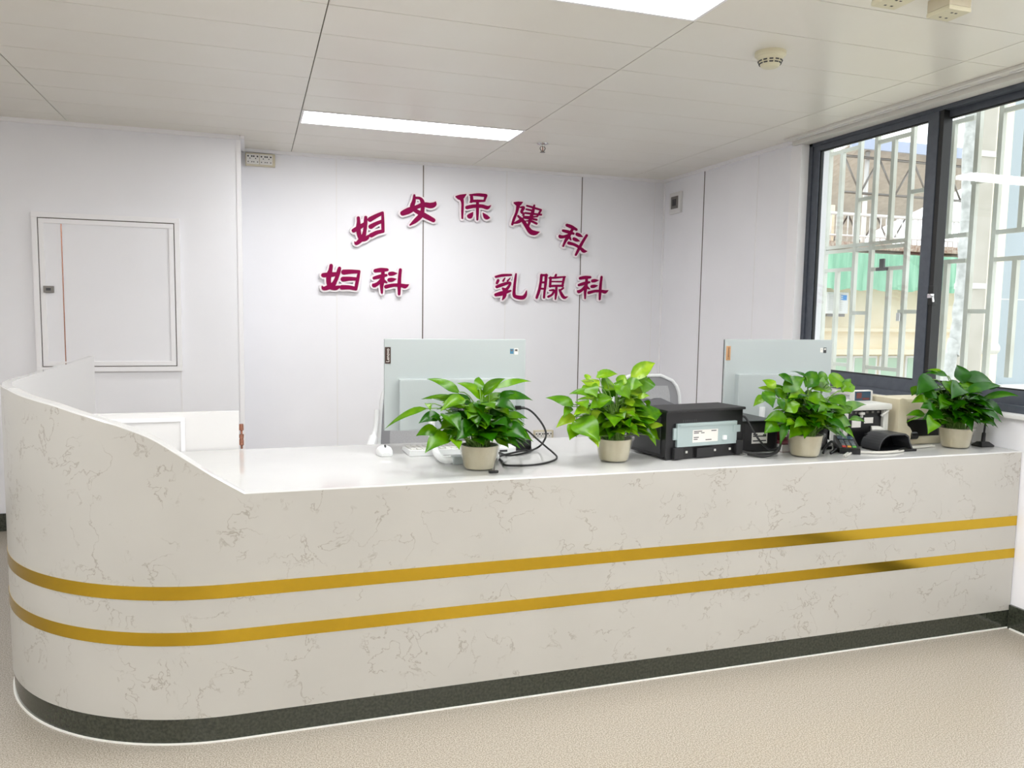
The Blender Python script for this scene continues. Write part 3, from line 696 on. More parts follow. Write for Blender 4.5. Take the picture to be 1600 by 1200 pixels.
# ------------------------------------------------------------------ printer
PO = V((1.417, 2.51, CT)); ang = math.atan2(.049, .355)
pr = thing('laser_printer', 'black laser printer with grey metal rear plate and white label', 'printer', PO)
def B_(name, m, *b, par=None, bev=0): 
    bm = bm_(); box(bm, *b, bev=bev); return obj(name, bm, m, par or pr, local=True)
bm = bm_(); W, D, H = .358, .25, .175
prism(bm, [(0, 0, .012), (W, 0, .012), (W, 0, H), (0, 0, H)], (0, .012, 0))
prism(bm, [(0, .012, .008), (0, D-.03, .008), (0, D, .03), (0, D, .1), (0, D-.02, .15), (0, D-.06, H), (0, .012, H)], (W, 0, 0)); obj('body', bm, 'black', pr, local=True)
B_('side_panel', 'char', -.003, .001, .03, D-.03, .02, .155, bev=.001)
B_('top_lid', 'blackm', -.004, W+.006, -.01, D-.1, H, H+.01, bev=.003)
bm = bm_()
for k in range(26): box(bm, .075+k*.0085, .079+k*.0085, -.0008, .001, .115, .138+.008*(k < 8))
obj('vent_slots', bm, 'ink', pr, local=True)
bm = bm_(); box(bm, .043, .322, -.012, 0, .048, .134, bev=.001); box(bm, .05, .318, -.016, -.0115, .124, .132); obj('rear_plate', bm, 'plate', pr, local=True); plate = bpy.data.objects[[o.name for o in bpy.data.objects if o.name.startswith('rear_plate')][-1]]
B_('bracket', 'plate', .03, .045, -.008, 0, .075, .118); B_('bracket', 'plate', .302, .335, -.016, -.01, .092, .118, par=plate)
B_('bracket', 'pcw', .252, .268, -.02, -.0115, .066, .082, par=plate)
lb = B_('label_sticker', 'paper', .112, .23, -.0128, -.0118, .062, .108, par=plate)
bm = bm_()
for x0, x1, z in ((.117, .155, .101), (.117, .14, .095), (.15, .166, .095), (.198, .222, .101), (.117, .14, .079), (.117, .135, .072), (.172, .2, .068)): box(bm, x0, x1, -.0133, -.0127, z, z+.003)
obj('label_print', bm, 'ink', plate, local=True)
bm = bm_(); box(bm, .03, .07, -.016, 0, .004, .046, bev=.003); box(bm, .32, .35, -.018, 0, .006, .06, bev=.004); box(bm, .135, .215, -.012, .002, .004, .04, bev=.003); box(bm, 0.004, W-.004, .001, .02, .0005, .02); obj('rear_feet', bm, 'blackm', pr, local=True)
for x in (.095, .228, .3): B_('screw', 'grey', x-.004, x+.004, -.003, .001, .022, .03)
bm = bm_(); prism(bm, [(.05, .152, H+.002), (.17, .152, H+.002), (.13, .21, H+.028), (.1, .21, H+.028), (.085, .21, H+.024), (.07, .21, H+.028), (.02, .21, H+.028)], (0, .006, 0)); obj('paper_stop', bm, 'steelp', pr, local=True)
bm = bm_(); box(bm, .02, .1, D, D+.05, .015, .03, bev=.004); obj('paper_tray', bm, 'black', pr, local=True)
pr.rotation_euler.z = ang
# power lead of printer
pc = thing('power_cable', 'black power cable running from printer towards the black box', 'cable', (1.8, 2.6, CT))
bm = bm_(); tube(bm, spline([ay((1160, 650), 2.565), ay((1166, 654), 2.555), ay((1178, 675), 2.52), ay((1190, 692), 2.5), az((1204, 703), CT+.02), az((1218, 699), CT+.03), az((1212, 708), CT+.012), az((1192, 709), CT+.01), az((1172, 707), CT+.01), az((1163, 706), CT+.012)], 8), .004, 8); obj('lead', bm, 'cable', pc)
bm = bm_(); tube(bm, spline([az((1160, 705), CT+.02), az((1185, 711), CT+.01), az((1208, 708), CT+.012), az((1220, 694), CT+.04), az((1218, 668), CT+.09)], 8), .0045, 8); tube(bm, spline([az((1168, 710), CT+.008), az((1196, 713), CT+.008), az((1216, 703), CT+.03), az((1222, 680), CT+.08)], 8), .0045, 8); obj('slack_loops', bm, 'cable', pc)
# black box (power unit)
ub = thing('power_unit', 'low black box with white label between printer and third plant', 'power unit', (1.85, 2.66, CT))
bm = bm_(); box(bm, 1.79, 1.955, 2.585, 2.82, CT+.0005, CT+.125, bev=.012); obj('case', bm, 'black', ub)
u = one('label_sticker', 'paper', ub, 1.835, 1.905, 2.5838, 2.5852, CT+.035, CT+.077)
bm = bm_()
for x0, x1, z in ((1.84, 1.86, .068), (1.84, 1.9, .061), (1.84, 1.9, .043), (1.885, 1.9, .066)): box(bm, x0, x1, 2.5832, 2.5839, CT+z, CT+z+.005)
obj('label_print', bm, 'ink', u)
# maroon book under things
bk = thing('ledger_book', 'dark red book lying on the counter behind the third pot', 'book', (2.0, 2.62, CT))
bm = bm_(); box(bm, 1.962, 2.036, 2.565, 2.74, CT+.001, CT+.03); obj('pages', bm, 'paper', bk)
bm = bm_(); box(bm, 1.96, 2.037, 2.56, 2.745, CT+.03, CT+.034); box(bm, 1.96, 2.037, 2.56, 2.745, CT+.0003, CT+.001); obj('cover', bm, 'red', bk)
bx = thing('red_carton', 'dark red carton standing on the maroon book behind third plant', 'carton', (2.03, 2.68, CT))
bm = bm_(); box(bm, 1.998, 2.034, 2.62, 2.72, CT+.0345, CT+.11, bev=.002); obj('carton_body', bm, 'red', bx)
bm = bm_(); box(bm, 2.003, 2.03, 2.619, 2.6205, CT+.05, CT+.08); obj('carton_panel', bm, 'paper', bx)
# ------------------------------------------------------------------ card terminal
pk = thing('card_terminal', 'black card terminal with coloured keys right of the third plant', 'card terminal', (2.24, 2.53, CT))
R = Matrix.Translation((2.24, 2.53, CT)) @ Matrix.Rotation(-.55, 4, 'Z')
bm = bm_(); t = bmesh.new(); prism(t, [(-.04, -.075, .001), (.04, -.075, .001), (.04, -.075, .018), (-.04, -.075, .018)], (0, .001, 0))
t.free(); t = bmesh.new()
prism(t, [(-.038, -.08, .001), (-.038, .08, .001), (-.038, .08, .05), (-.038, .02, .038), (-.038, -.07, .022), (-.038, -.08, .014)], (.076, 0, 0)); join(bm, t, R); obj('body', bm, 'black', pk)
bm = bm_(); t = bmesh.new(); prism(t, [(-.03, .03, .0425), (.03, .03, .0425), (.03, .07, .0495), (-.03, .07, .0495)], (0, 0, .0008)); join(bm, t, R); obj('screen', bm, 'lcd', pk)
M['keyr'] = mat('red_key', srgb(190, 60, 50), .4); M['keyg'] = mat('green_key', srgb(90, 170, 70), .4); M['keyy'] = mat('yellow_key', srgb(205, 150, 60), .4); M['keyw'] = mat('grey_key', srgb(110, 120, 124), .4)
for i, (mm, row) in enumerate((('keyr', 0), ('keyy', 0), ('keyg', 0), ('keyw', 1), ('keyw', 1), ('keyw', 1), ('keyw', 2), ('keyw', 2), ('keyw', 2), ('keyw', 3), ('keyw', 3), ('keyw', 3))):
    c = i % 3; bm = bm_(); yy = -.06+row*.022; z = .0235+(yy+.07)*.178
    box(bm, -.026+c*.019, -.012+c*.019, yy, yy+.014, z-.002, z+.004, R, bev=.0015); obj('key', bm, mm, pk)
# dark stand behind terminal
ds_ = thing('scanner_stand', 'black scanner stand behind the card terminal and third plant', 'scanner', (2.21, 2.66, CT))
bm = bm_(); box(bm, 2.145, 2.205, 2.57, 2.615, CT+.0005, CT+.014, bev=.004); obj('foot', bm, 'black', ds_)
bm = bm_(); tube(bm, spline([(2.175, 2.59, CT+.012), (2.175, 2.594, CT+.06), (2.18, 2.59, CT+.1)], 6), [.019]*12+[.015], 12); obj('neck', bm, 'black', ds_)
bm = bm_(); box(bm, 2.145, 2.22, 2.565, 2.615, CT+.09, CT+.135, bev=.012); obj('head', bm, 'black', ds_)
# ------------------------------------------------------------------ banknote counter
nc = thing('banknote_counter', 'pale grey money counting machine with blue display and black back', 'money counter', (2.42, 2.68, CT))
X0, X1, Y0, Y1 = 2.28, 2.495, 2.6, 2.8
bm = bm_()
box(bm, X0-.01, X0+.016, Y0-.01, Y1, CT+.0005, CT+.15, bev=.006); box(bm, X1-.022, X1+.004, Y0-.01, Y1, CT+.0005, CT+.15, bev=.006); box(bm, X0-.01, X1+.004, Y0+.06, Y1, CT+.0005, CT+.16, bev=.006)
obj('body', bm, 'grey', nc)
one('rear_panel', 'black', nc, X0+.0165, X1-.0225, Y0+.004, Y0+.0598, CT+.002, CT+.152)
bm = bm_(); box(bm, X0-.016, X1+.012, Y0-.02, Y0+.17, CT+.152, CT+.178, bev=.009); obj('top_tray', bm, 'grey', nc)
bm = bm_(); box(bm, X0+.135, X1+.02, Y0+.1, Y0+.13, CT+.17, CT+.222, bev=.01); hd = obj('display_head', bm, 'grey', nc)
one('display', 'lcd', hd, X0+.14, X1+.005, Y0+.098, Y0+.1015, CT+.178, CT+.217)
bm = bm_(); box(bm, X0+.146, X0+.172, Y0+.0972, Y0+.0983, CT+.188, CT+.212); box(bm, X0+.177, X1-.002, Y0+.0972, Y0+.0983, CT+.182, CT+.19); obj('display_digits', bm, 'lcdr', hd)
one('rating_label', 'paper', nc, X0+.045, X0+.09, Y0+.0028, Y0+.0045, CT+.08, CT+.118); one('rating_label', 'paper', nc, X0+.107, X0+.152, Y0+.0028, Y0+.0045, CT+.096, CT+.12)
bm = bm_(); lathe(bm, [(0, .012), (.013, .011), (.013, .003), (.006, 0), (.006, -.01), (0, -.012)], (X0+.085, Y0-.004, CT+.132), 16); obj('knob', bm, 'grey', nc)
bm = bm_(); tube(bm, spline([(X1-.03, Y0-.004, CT+.125), (X1-.01, Y0-.01, CT+.142), (X1-.002, Y0-.012, CT+.15)], 5), .006, 8); obj('lever', bm, 'grey', nc)
bm = bm_(); tube(bm, spline([(X0+.14, Y0, CT+.072), (X0+.17, Y0-.012, CT+.072), (X0+.19, Y0-.016, CT+.062), (X0+.215, Y0-.02, CT+.03), (X0+.225, Y0-.03, CT+.01)], 6), [.013]*8+[.011]*6+[.006]*11, 10); obj('power_plug', bm, 'grey', nc)
bm = bm_()
for k in range(6): box(bm, X0+.03+k*.028, X0+.042+k*.028, Y0+.0025, Y0+.0045, CT+.138, CT+.146)
obj('rollers', bm, 'steel', nc)
# black curved catcher
bc = thing('scanner_cradle', 'charcoal open cradle with curved hood in front of money counter', 'cradle', (2.43, 2.51, CT))
bm = bm_()
arc = [(2.345+.0+.06*(1-math.cos(a)), CT+.008+.062*math.sin(a)) for a in [math.pi/2*k/8 for k in range(9)]]
outer = arc+[(2.475, CT+.07), (2.492, CT+.06), (2.5, CT+.035), (2.515, CT+.008)]
t = bmesh.new()
def shell(bm, prof, y0, y1, th):
    n = len(prof); c = V((sum(p[0] for p in prof)/n, 0, CT)); L = []
    for yy in (y0, y1):
        L.append([bm.verts.new((x, yy, z)) for x, z in prof]); L.append([bm.verts.new((c.x+(x-c.x)*(1-th/.08), yy, CT+.006+(z-CT-.006)*(1-th/.07))) for x, z in prof])
    a, b, c2, d = L
    for i in range(n-1):
        for q in ((a[i], a[i+1], c2[i+1], c2[i]), (b[i], b[i+1], d[i+1], d[i]), (a[i], a[i+1], b[i+1], b[i]), (c2[i], c2[i+1], d[i+1], d[i])): bm.faces.new(q).smooth = False
shell(bm, outer, 2.47, 2.57, .005); t.free(); obj('hood', bm, 'char', bc)
bm = bm_(); box(bm, 2.352, 2.52, 2.455, 2.57, CT+.0005, CT+.009, bev=.003); obj('base', bm, 'black', bc)
bm = bm_(); box(bm, 2.36, 2.505, 2.562, 2.57, CT+.009, CT+.06); obj('back_wall', bm, 'black', bc)
# ------------------------------------------------------------------ beige passbook printer
bp = thing('passbook_printer', 'beige bulky printer with dark opening behind the rightmost plant', 'printer', (2.68, 2.68, CT))
bm = bm_()
side = [(2.575, CT+.001), (2.575, CT+.05), (2.575, CT+.085), (2.575, CT+.19), (2.6, CT+.19)]
sp_ = [(2.535, CT+.001), (2.6, CT+.001), (2.61, CT+.06), (2.6, CT+.075), (2.585, CT+.085), (2.58, CT+.1), (2.58, CT+.18), (2.572, CT+.195), (2.55, CT+.2), (2.535, CT+.195)]
prism(bm, [(x, 2.575, z) for x, z in sp_], (0, .24, 0)); obj('left_cheek', bm, 'beige', bp)
bm = bm_(); box(bm, 2.585, 2.9, 2.66, 2.82, CT+.0005, CT+.185, bev=.012); obj('body', bm, 'beige', bp)
one('opening', 'black', bp, 2.6, 2.88, 2.62, 2.662, CT+.03, CT+.1)
bm = bm_(); box(bm, 2.605, 2.9, 2.59, 2.67, CT+.0005, CT+.03, bev=.008); obj('front_lip', bm, 'beige', bp)
bm = bm_(); tube(bm, [(2.606, 2.583, CT+.04), (2.64, 2.583, CT+.04)], .016, 16); obj('platen_knob', bm, 'black', bp)
bm = bm_(); tube(bm, [(2.62, 2.63, CT+.06), (2.87, 2.63, CT+.06)], .008, 12); obj('platen_rod', bm, 'steel', bp)
# loose pale cables on worktop right side
lc = thing('pale_cables', 'pale grey cables lying along the counter in front of the card terminal', 'cable', (2.3, 2.46, CT))
bm = bm_()
for dy in (0, .012):
    tube(bm, spline([az((1322, 713), CT+.005)+V((0, dy, 0)), az((1332, 707), CT+.005)+V((0, dy, 0)), az((1350, 707), CT+.005)+V((0, dy, 0)), az((1375, 706), CT+.005)+V((0, -.02+dy, 0)), az((1400, 704), CT+.005)+V((0, -.02+dy, 0)), az((1425, 700), CT+.005)+V((0, dy, 0)), az((1460, 697), CT+.005)+V((0, dy, 0))], 6), .0042, 8)
obj('leads', bm, 'cablew', lc)
dcb = thing('dark_cable', 'dark cable tangled between third pot and card terminal', 'cable', (2.15, 2.52, CT))
bm = bm_(); tube(bm, spline([az((1286, 708), CT+.008), az((1291, 698), CT+.03), az((1300, 690), CT+.05), az((1306, 700), CT+.02), az((1298, 708), CT+.006), az((1314, 701), CT+.006), az((1340, 698), CT+.006)], 8), .005, 8); obj('lead', bm, 'cable', dcb)
# antenna/microphone with trapezoid foot
p = az((1548, 693), CT)
an = thing('desk_antenna', 'slim black antenna on trapezoid foot at the far right end of counter', 'antenna', (2.905, 2.49, CT))
c = V((2.905, 2.49, CT)); bm = bm_()
lo_, hi_ = [(-.034, -.026), (.034, -.026), (.034, .026), (-.034, .026)], [(-.02, -.012), (.02, -.012), (.02, .012), (-.02, .012)]
A = [bm.verts.new(c+V((x, y, .0005))) for x, y in lo_]; A1 = [bm.verts.new(c+V((x, y, .006))) for x, y in lo_]; Bv = [bm.verts.new(c+V((x, y, .02))) for x, y in hi_]
bm.faces.new(A[::-1]); bm.faces.new(Bv)
for i in range(4): bm.faces.new((A[i], A[(i+1) % 4], A1[(i+1) % 4], A1[i])); bm.faces.new((A1[i], A1[(i+1) % 4], Bv[(i+1) % 4], Bv[i]))
obj('foot', bm, 'black', an)
bm = bm_(); tube(bm, [c+V((0, 0, .02)), c+V((.002, 0, .055)), c+V((.003, 0, .06)), c+V((.01, 0, .15))], [.008, .0075, .004, .0035], 10); obj('rod', bm, 'black', an)
# ------------------------------------------------------------------ chairs
def chair(x, y, rz, label):
    t = thing('office_chair', label, 'chair', (0, 0, 0), 'white framed mesh office chairs')
    # local: person faces -y, backrest at +y
    bm = bm_(); box(bm, -.23, .23, -.22, .2, .44, .5, bev=.025); obj('seat', bm, 'meshd', t)
    def bp_(u, v):      # u -1..1, v 0..1
        z = .52+.43*v; hw = .225-.035*v
        return V((u*hw, .2+.05*v-.05*u*u*.6+.02*math.sin(3*v), z))
    def rnd(u, v):      # rounded corners
        if v > .74:
            k = (v-.74)/.26; c = 1-.5; u *= c+(1-c)*math.sqrt(max(0, 1-k*k))
        return bp_(u, v)
    bm = bm_(); g = [[bm.verts.new(rnd(-1+2*i/16, j/16)) for i in range(17)] for j in range(17)]
    for j in range(16):
        for i in range(16):
            f = bm.faces.new((g[j][i], g[j][i+1], g[j+1][i+1], g[j+1][i])); f.smooth = True
            f.material_index = 1 if (i < 2 or i > 13 or j > 13) else 0
    thicken(bm, (0, .006, 0)); obj('backrest_mesh', bm, ['mesh', 'meshd'], t)
    edge = [rnd(-1, j/16) for j in range(17)]+[rnd(-1+2*i/16, 1) for i in range(1, 17)]+[rnd(1, 1-j/16) for j in range(1, 17)]
    bm = bm_(); tube(bm, edge, .009, 8); tube(bm, [V((-.225, .2, .52)), V((.225, .2, .52))], .009, 8)
    tube(bm, spline([(0, .2, .52), (0, .22, .48), (0, .1, .43)], 5), .025, 10); obj('back_frame', bm, 'pcw', t)
    for s in (-1, 1):
        bm = bm_(); tube(bm, spline([(s*.225, .2, .8), (s*.235, .17, .72), (s*.26, .1, .665), (s*.285, -.02, .655), (s*.275, -.1, .65)], 6), [.012]*10+[.02]*15, 10)
        tube(bm, spline([(s*.275, -.02, .65), (s*.285, 0, .55), (s*.22, .02, .45)], 5), .014, 8); obj('armrest', bm, 'pcw', t)
    bm = bm_(); tube(bm, [(0, 0, .1), (0, 0, .44)], .028, 12); obj('gas_column', bm, 'chrome', t)
    for k in range(5):
        a = 2*math.pi*k/5+.3; d = V((math.cos(a), math.sin(a), 0))
        bm = bm_(); tube(bm, [d*.02+V((0, 0, .11)), d*.29+V((0, 0, .065))], [.026, .014], 8); lg = obj('leg', bm, 'pcw', t)
        bm = bm_(); e = d*.28; s = V((-d.y, d.x, 0)); tube(bm, [e+s*.018+V((0, 0, .028)), e-s*.018+V((0, 0, .028))], .027, 14); tube(bm, [e+V((0, 0, .03)), e+V((0, 0, .066))], .008, 8); obj('caster', bm, 'black', lg)
    t.location = (x, y, 0); t.rotation_euler.z = rz; return t
chair(.775, 3.5, 0, 'white framed mesh office chair behind the left computer')
chair(1.95, 3.42, .06, 'white framed grey mesh office chair behind the printer')
# ------------------------------------------------------------------ plants
VL = [0]
def leaf(bm, lay, base, ctrl, tip, W, nh, var, fold=.25, wav=.0):
    n = 9; F = [.14, .76, 1, .99, .88, .69, .45, .2, .0]
    prev = None
    for i in range(n):
        t = i/(n-1); c = base*(1-t)**2+ctrl*2*t*(1-t)+tip*t*t
        d = (ctrl-base)*(1-t)+(tip-ctrl)*t
        if d.length < 1e-6: d = tip-base
        d.normalize(); side = d.cross(nh)
        if side.length < 1e-4: side = d.orthogonal()
        side.normalize(); nn = side.cross(d).normalized()
        w = W/2*F[i]; row = []
        for k in (-1, -.55, 0, .55, 1):
            q = c+side*(k*w)+nn*(abs(k)**1.3*w*fold+wav*w*math.sin(5*t+k*2))
            if i == 0 and abs(k) > .5: q -= d*W*.1
            v = bm.verts.new(q); v[lay] = (max(0, min(1, var+.10*(1-abs(k))+.05*(k > 0))), abs(k), t, 1); row.append(v)
        if prev:
            for k in range(4):
                f = bm.faces.new((prev[k], prev[k+1], row[k+1], row[k])); f.smooth = True
        prev = row
def plant(label, cx, cy, scale, off, expl, nfill, R_, hgt, tone, seed, wsc=1.0, ymax=9):
    rng = random.Random(seed)
    t = thing('potted_plant', label, 'plant', (cx, cy, CT), 'potted plants along the counter front')
    c = V((cx, cy, CT))
    rt, rb, ph = .066, .047, .082
    bm = bm_(); lathe(bm, [(0, .004), (rb, .004), (rb+.006, .012), (rt-.002, ph), (rt-.006, ph), (rb-.002, .02), (0, .02)], c, 40); obj('inner_pot', bm, 'pot', t)
    bm = bm_(); lathe(bm, [(0, .0005), (rb+.004, .0005), (rb+.007, .006), (rb+.009, .016), (rt+.003, ph-.006), (rt+.008, ph+.001), (rt+.008, ph+.006), (rt+.0055, ph+.006), (rt+.001, ph-.002), (rb+.0075, .017), (rb+.005, .007), (0, .003)], c, 40); obj('outer_pot', bm, 'clear', t)
    bm = bm_(); lathe(bm, [(0, ph-.005), (rt*.5, ph-.007), (rt-.004, ph-.012), (rt-.006, ph-.02), (0, ph-.02)], c, 24); obj('soil', bm, 'soil', t)
    bm = bm_(); lay = bm.verts.layers.float_color.new('var'); st = bm_()
    ox, oy = off
    pxs = [e[2] for e in expl]+[e[0] for e in expl]
    ccx = ox+(min(pxs)+max(pxs))/2/scale; half = (max(pxs)-min(pxs))/2/scale
    pys = [e[3] for e in expl]; top, bot = oy+min(pys)/scale, oy+max(pys)/scale
    depth = (c-CO).dot(CF)
    def petiole(b, d):
        a0 = rng.uniform(0, 6.28); r0 = rt*.55*rng.random()**.5
        a = c+V((r0*math.cos(a0), r0*math.sin(a0), ph-.012))
        m = V((a.x*.55+b.x*.45, a.y*.55+b.y*.45, max(a.z, b.z)*.6+b.z*.4+.015))
        L = [a*(1-u)**2+m*2*u*(1-u)+b*u*u for u in [k/6 for k in range(7)]]
        tube(st, L, [.0022]*4+[.0018]*3, 5, cap=False)
    for bx, by, tx, ty, w in expl:
        b2 = (ox+bx/scale, oy+by/scale); t2 = (ox+tx/scale, oy+ty/scale)
        lat = (t2[0]-ccx)/half; low = (t2[1]-top)/(bot-top)
        dyt = -(.02+.13*low)*(1-min(1, abs(lat))**2)+rng.uniform(-.02, .03)
        if low < .3: dyt = rng.uniform(-.04, .06)
        latb = (b2[0]-ccx)/half
        lowb = (b2[1]-top)/(bot-top)
        dyb = -(.10*max(0, lowb-.1))*(1-min(1, abs(latb))**2)+rng.uniform(-.015, .015)
        b3 = ay(b2, cy+dyb); t3 = ay(t2, cy+dyt)
        if t3.x > XR-.03: t3 = ax(t2, XR-.03)
        if b3.x > XR-.06: b3 = ax(b2, XR-.06)
        W = w/scale*depth/FPX*1.3*wsc
        d = t3-b3; nh = V((rng.uniform(-.25, .25), -.75, .75))
        ctrl = b3.lerp(t3, .5)+V((0, 0, .16*d.length))+V((0, -.04*d.length, 0))
        leaf(bm, lay, b3, ctrl, t3, W, nh.normalized(), tone+rng.uniform(-.22, .25), rng.uniform(.1, .45), .12)
        petiole(b3, d)
    for k in range(nfill):
        a = rng.uniform(0, 2*math.pi); e = rng.uniform(-.05, 1.35); rr = rng.uniform(.25, .8)
        dv = V((math.cos(a)*math.cos(e), math.sin(a)*math.cos(e)*.85, math.sin(e)))
        b3 = c+V((0, 0, ph+.03))+V((dv.x*R_*rr*.62, dv.y*R_*rr*.62, dv.z*hgt*rr*.8))
        L = rng.uniform(.065, .105); hd = V((dv.x, dv.y, .15+.35*rng.random()-.2)).normalized()
        t3 = b3+hd*L+V((0, 0, -L*rng.uniform(.1, .6)))
        if t3.z < CT+.05: t3.z = CT+.05
        t3.x = min(t3.x, XR-.05)
        ctrl = b3.lerp(t3, .45)+V((0, 0, .2*L))
        nh = (V((0, -.3, 1))+V((rng.uniform(-.4, .4), rng.uniform(-.4, .4), 0))).normalized()
        for q in (b3, t3, ctrl): q.y = min(q.y, ymax)
        leaf(bm, lay, b3, ctrl, t3, L*rng.uniform(.55, .8), nh, tone-.12+rng.uniform(-.2, .2), rng.uniform(.1, .4), .1)
        petiole(b3, hd)
    obj('foliage', bm, 'leaf', t, recalc=False); obj('stems', st, 'stem', t)
P1 = [(720, 520, 490, 425, 75), (905, 570, 710, 455, 90), (870, 500, 868, 410, 68), (900, 540, 1060, 422, 75), (1000, 490, 1250, 445, 48), (1010, 560, 1260, 582, 75), (900, 640, 1115, 555, 105), (720, 600, 450, 572, 68), (760, 575, 590, 660, 90), (485, 640, 188, 787, 48), (495, 605, 520, 660, 40),
      (580, 690, 432, 747, 80), (625, 680, 730, 800, 120), (775, 640, 945, 668, 85), (850, 765, 705, 870, 135), (560, 790, 413, 838, 85), (640, 830, 478, 962, 115), (690, 860, 728, 937, 70), (850, 850, 905, 908, 75), (965, 810, 1085, 925, 105), (1030, 840, 1150, 890, 85), (1100, 780, 1250, 868, 88),
      (1040, 690, 1225, 715, 62), (1040, 715, 1200, 770, 62), (820, 640, 860, 775, 115), (760, 620, 600, 600, 75), (700, 740, 590, 790, 90), (870, 600, 900, 660, 90), (1000, 640, 1090, 690, 80), (600, 760, 520, 700, 70), (900, 790, 960, 850, 70), (940, 480, 1000, 440, 45), (1010, 560, 1130, 530, 60)]
P2 = [(680, 430, 850, 310, 88), (790, 420, 760, 540, 105), (560, 470, 665, 572, 120), (250, 612, 55, 562, 78), (235, 625, 185, 707, 52), (265, 700, 130, 780, 66), (275, 735, 447, 880, 150), (270, 770, 230, 868, 82), (395, 855, 440, 922, 62), (690, 735, 915, 665, 130), (730, 800, 942, 897, 88), (790, 775, 920, 762, 42), (800, 830, 855, 912, 42),
      (590, 470, 632, 395, 62), (430, 415, 580, 393, 60), (430, 480, 305, 438, 90), (345, 470, 430, 560, 100), (490, 500, 540, 450, 100), (405, 620, 545, 568, 90), (400, 545, 225, 535, 60), (470, 420, 430, 370, 42), (470, 770, 640, 707, 64), (380, 650, 255, 690, 72), (640, 600, 705, 590, 75), (395, 705, 462, 664, 62), (610, 640, 690, 725, 105), (360, 430, 355, 390, 40), (720, 560, 812, 548, 40), (780, 620, 800, 575, 40), (300, 590, 360, 640, 80), (640, 470, 760, 470, 90)]
P3 = [(690, 440, 568, 402, 42), (705, 520, 782, 405, 100), (530, 555, 690, 450, 95), (810, 470, 850, 415, 66), (450, 530, 353, 470, 72), (520, 610, 430, 500, 92), (450, 580, 318, 530, 82), (370, 600, 283, 678, 54), (370, 565, 440, 690, 95), (480, 620, 520, 710, 62), (540, 700, 652, 658, 105), (540, 770, 368, 790, 95), (470, 820, 368, 890, 95), (538, 815, 494, 978, 48), (610, 800, 540, 830, 60), (650, 835, 563, 928, 85), (700, 800, 600, 845, 75), (740, 780, 852, 828, 78),
      (910, 765, 1052, 830, 115), (920, 740, 1172, 664, 72), (880, 830, 962, 892, 64), (960, 840, 1075, 925, 64), (1040, 780, 1165, 802, 42), (930, 520, 950, 418, 115), (990, 550, 1082, 520, 82), (980, 560, 1048, 458, 55), (900, 600, 1005, 680, 120), (760, 540, 905, 550, 115), (690, 590, 560, 610, 105), (720, 620, 860, 650, 105), (490, 430, 600, 510, 66), (880, 500, 800, 480, 66), (600, 480, 480, 435, 50), (880, 680, 790, 720, 90), (1000, 720, 1060, 680, 60)]
P4 = [(925, 480, 875, 350, 115), (960, 470, 1158, 490, 110), (790, 435, 618, 420, 64), (760, 415, 636, 393, 34), (680, 465, 555, 595, 112), (560, 520, 522, 595, 62), (700, 500, 655, 545, 70), (950, 565, 1228, 518, 64), (1080, 612, 1365, 596, 74), (1080, 650, 1243, 763, 92), (1060, 720, 1162, 832, 95), (880, 740, 997, 878, 132), (760, 740, 605, 782, 84), (690, 780, 648, 893, 90), (620, 735, 478, 748, 54), (590, 760, 477, 803, 54), (840, 540, 965, 600, 115), (850, 700, 965, 648, 85), (740, 690, 810, 660, 70), (650, 620, 518, 650, 64), (780, 480, 832, 590, 66), (700, 560, 610, 605, 95), (970, 620, 1005, 655, 66), (910, 520, 830, 620, 105), (880, 560, 1130, 500, 95), (700, 680, 590, 690, 80), (1000, 680, 1100, 690, 80), (800, 620, 740, 700, 90), (1130, 540, 1228, 516, 30), (960, 720, 900, 680, 80)]
plant('potted green plant with long drooping leaf, leftmost on the counter', .723, 2.535, 1569/340, (560, 500), P1, 100, .21, .2, .5, 3, .92, 2.7)
plant('bright yellow green potted plant standing just left of the printer', 1.235, 2.56, 1569/340, (840, 500), P2, 95, .17, .22, .72, 5, 1.0, 2.66)
plant('potted green plant in front of the right computer, third from left', 2.0, 2.48, 5, (1120, 500), P3, 95, .19, .21, .55, 8, 1.0, 2.55)
plant('darker potted plant at the right end of the counter by the window', 2.765, 2.5, 5, (1320, 500), P4, 95, .2, .21, .42, 12, 1.0, 2.545)
# ------------------------------------------------------------------ outside: grille
XG = 3.32
gr = thing('window_grille', 'pale steel security grille of upright and cross bars outside the window', 'grille', (XG, 2.9, .8))
def vbar(p, q, w=.024):
    a, b = ax(p, XG), ax(q, XG); y = (a.y+b.y)/2
    one('upright_bar', 'bar', gr, XG-.011, XG+.011, y-w/2, y+w/2, min(a.z, b.z), max(a.z, b.z))
def hbar(p, q, w=.02):
    a, b = ax(p, XG), ax(q, XG); z = (a.z+b.z)/2
    one('cross_bar', 'bar', gr, XG-.009, XG+.009, min(a.y, b.y), max(a.y, b.y), z-w/2, z+w/2)
for p, q in (((1299, 200), (1282, 580)), ((1317, 238), (1311, 384)), ((1346, 195), (1327, 600)), ((1371, 190), (1353, 602)), ((1398, 216), (1391, 376)), ((1429, 170), (1406, 606)), ((1308, 424), (1302, 580)), ((1389, 420), (1383, 576)),
             ((1492, 192), (1481, 370)), ((1478, 410), (1470, 600)), ((1530, 140), (1507, 610)), ((1568, 125), (1540, 615)), ((1608, 165), (1596, 362)), ((1585, 405), (1578, 590))): vbar(p, q)
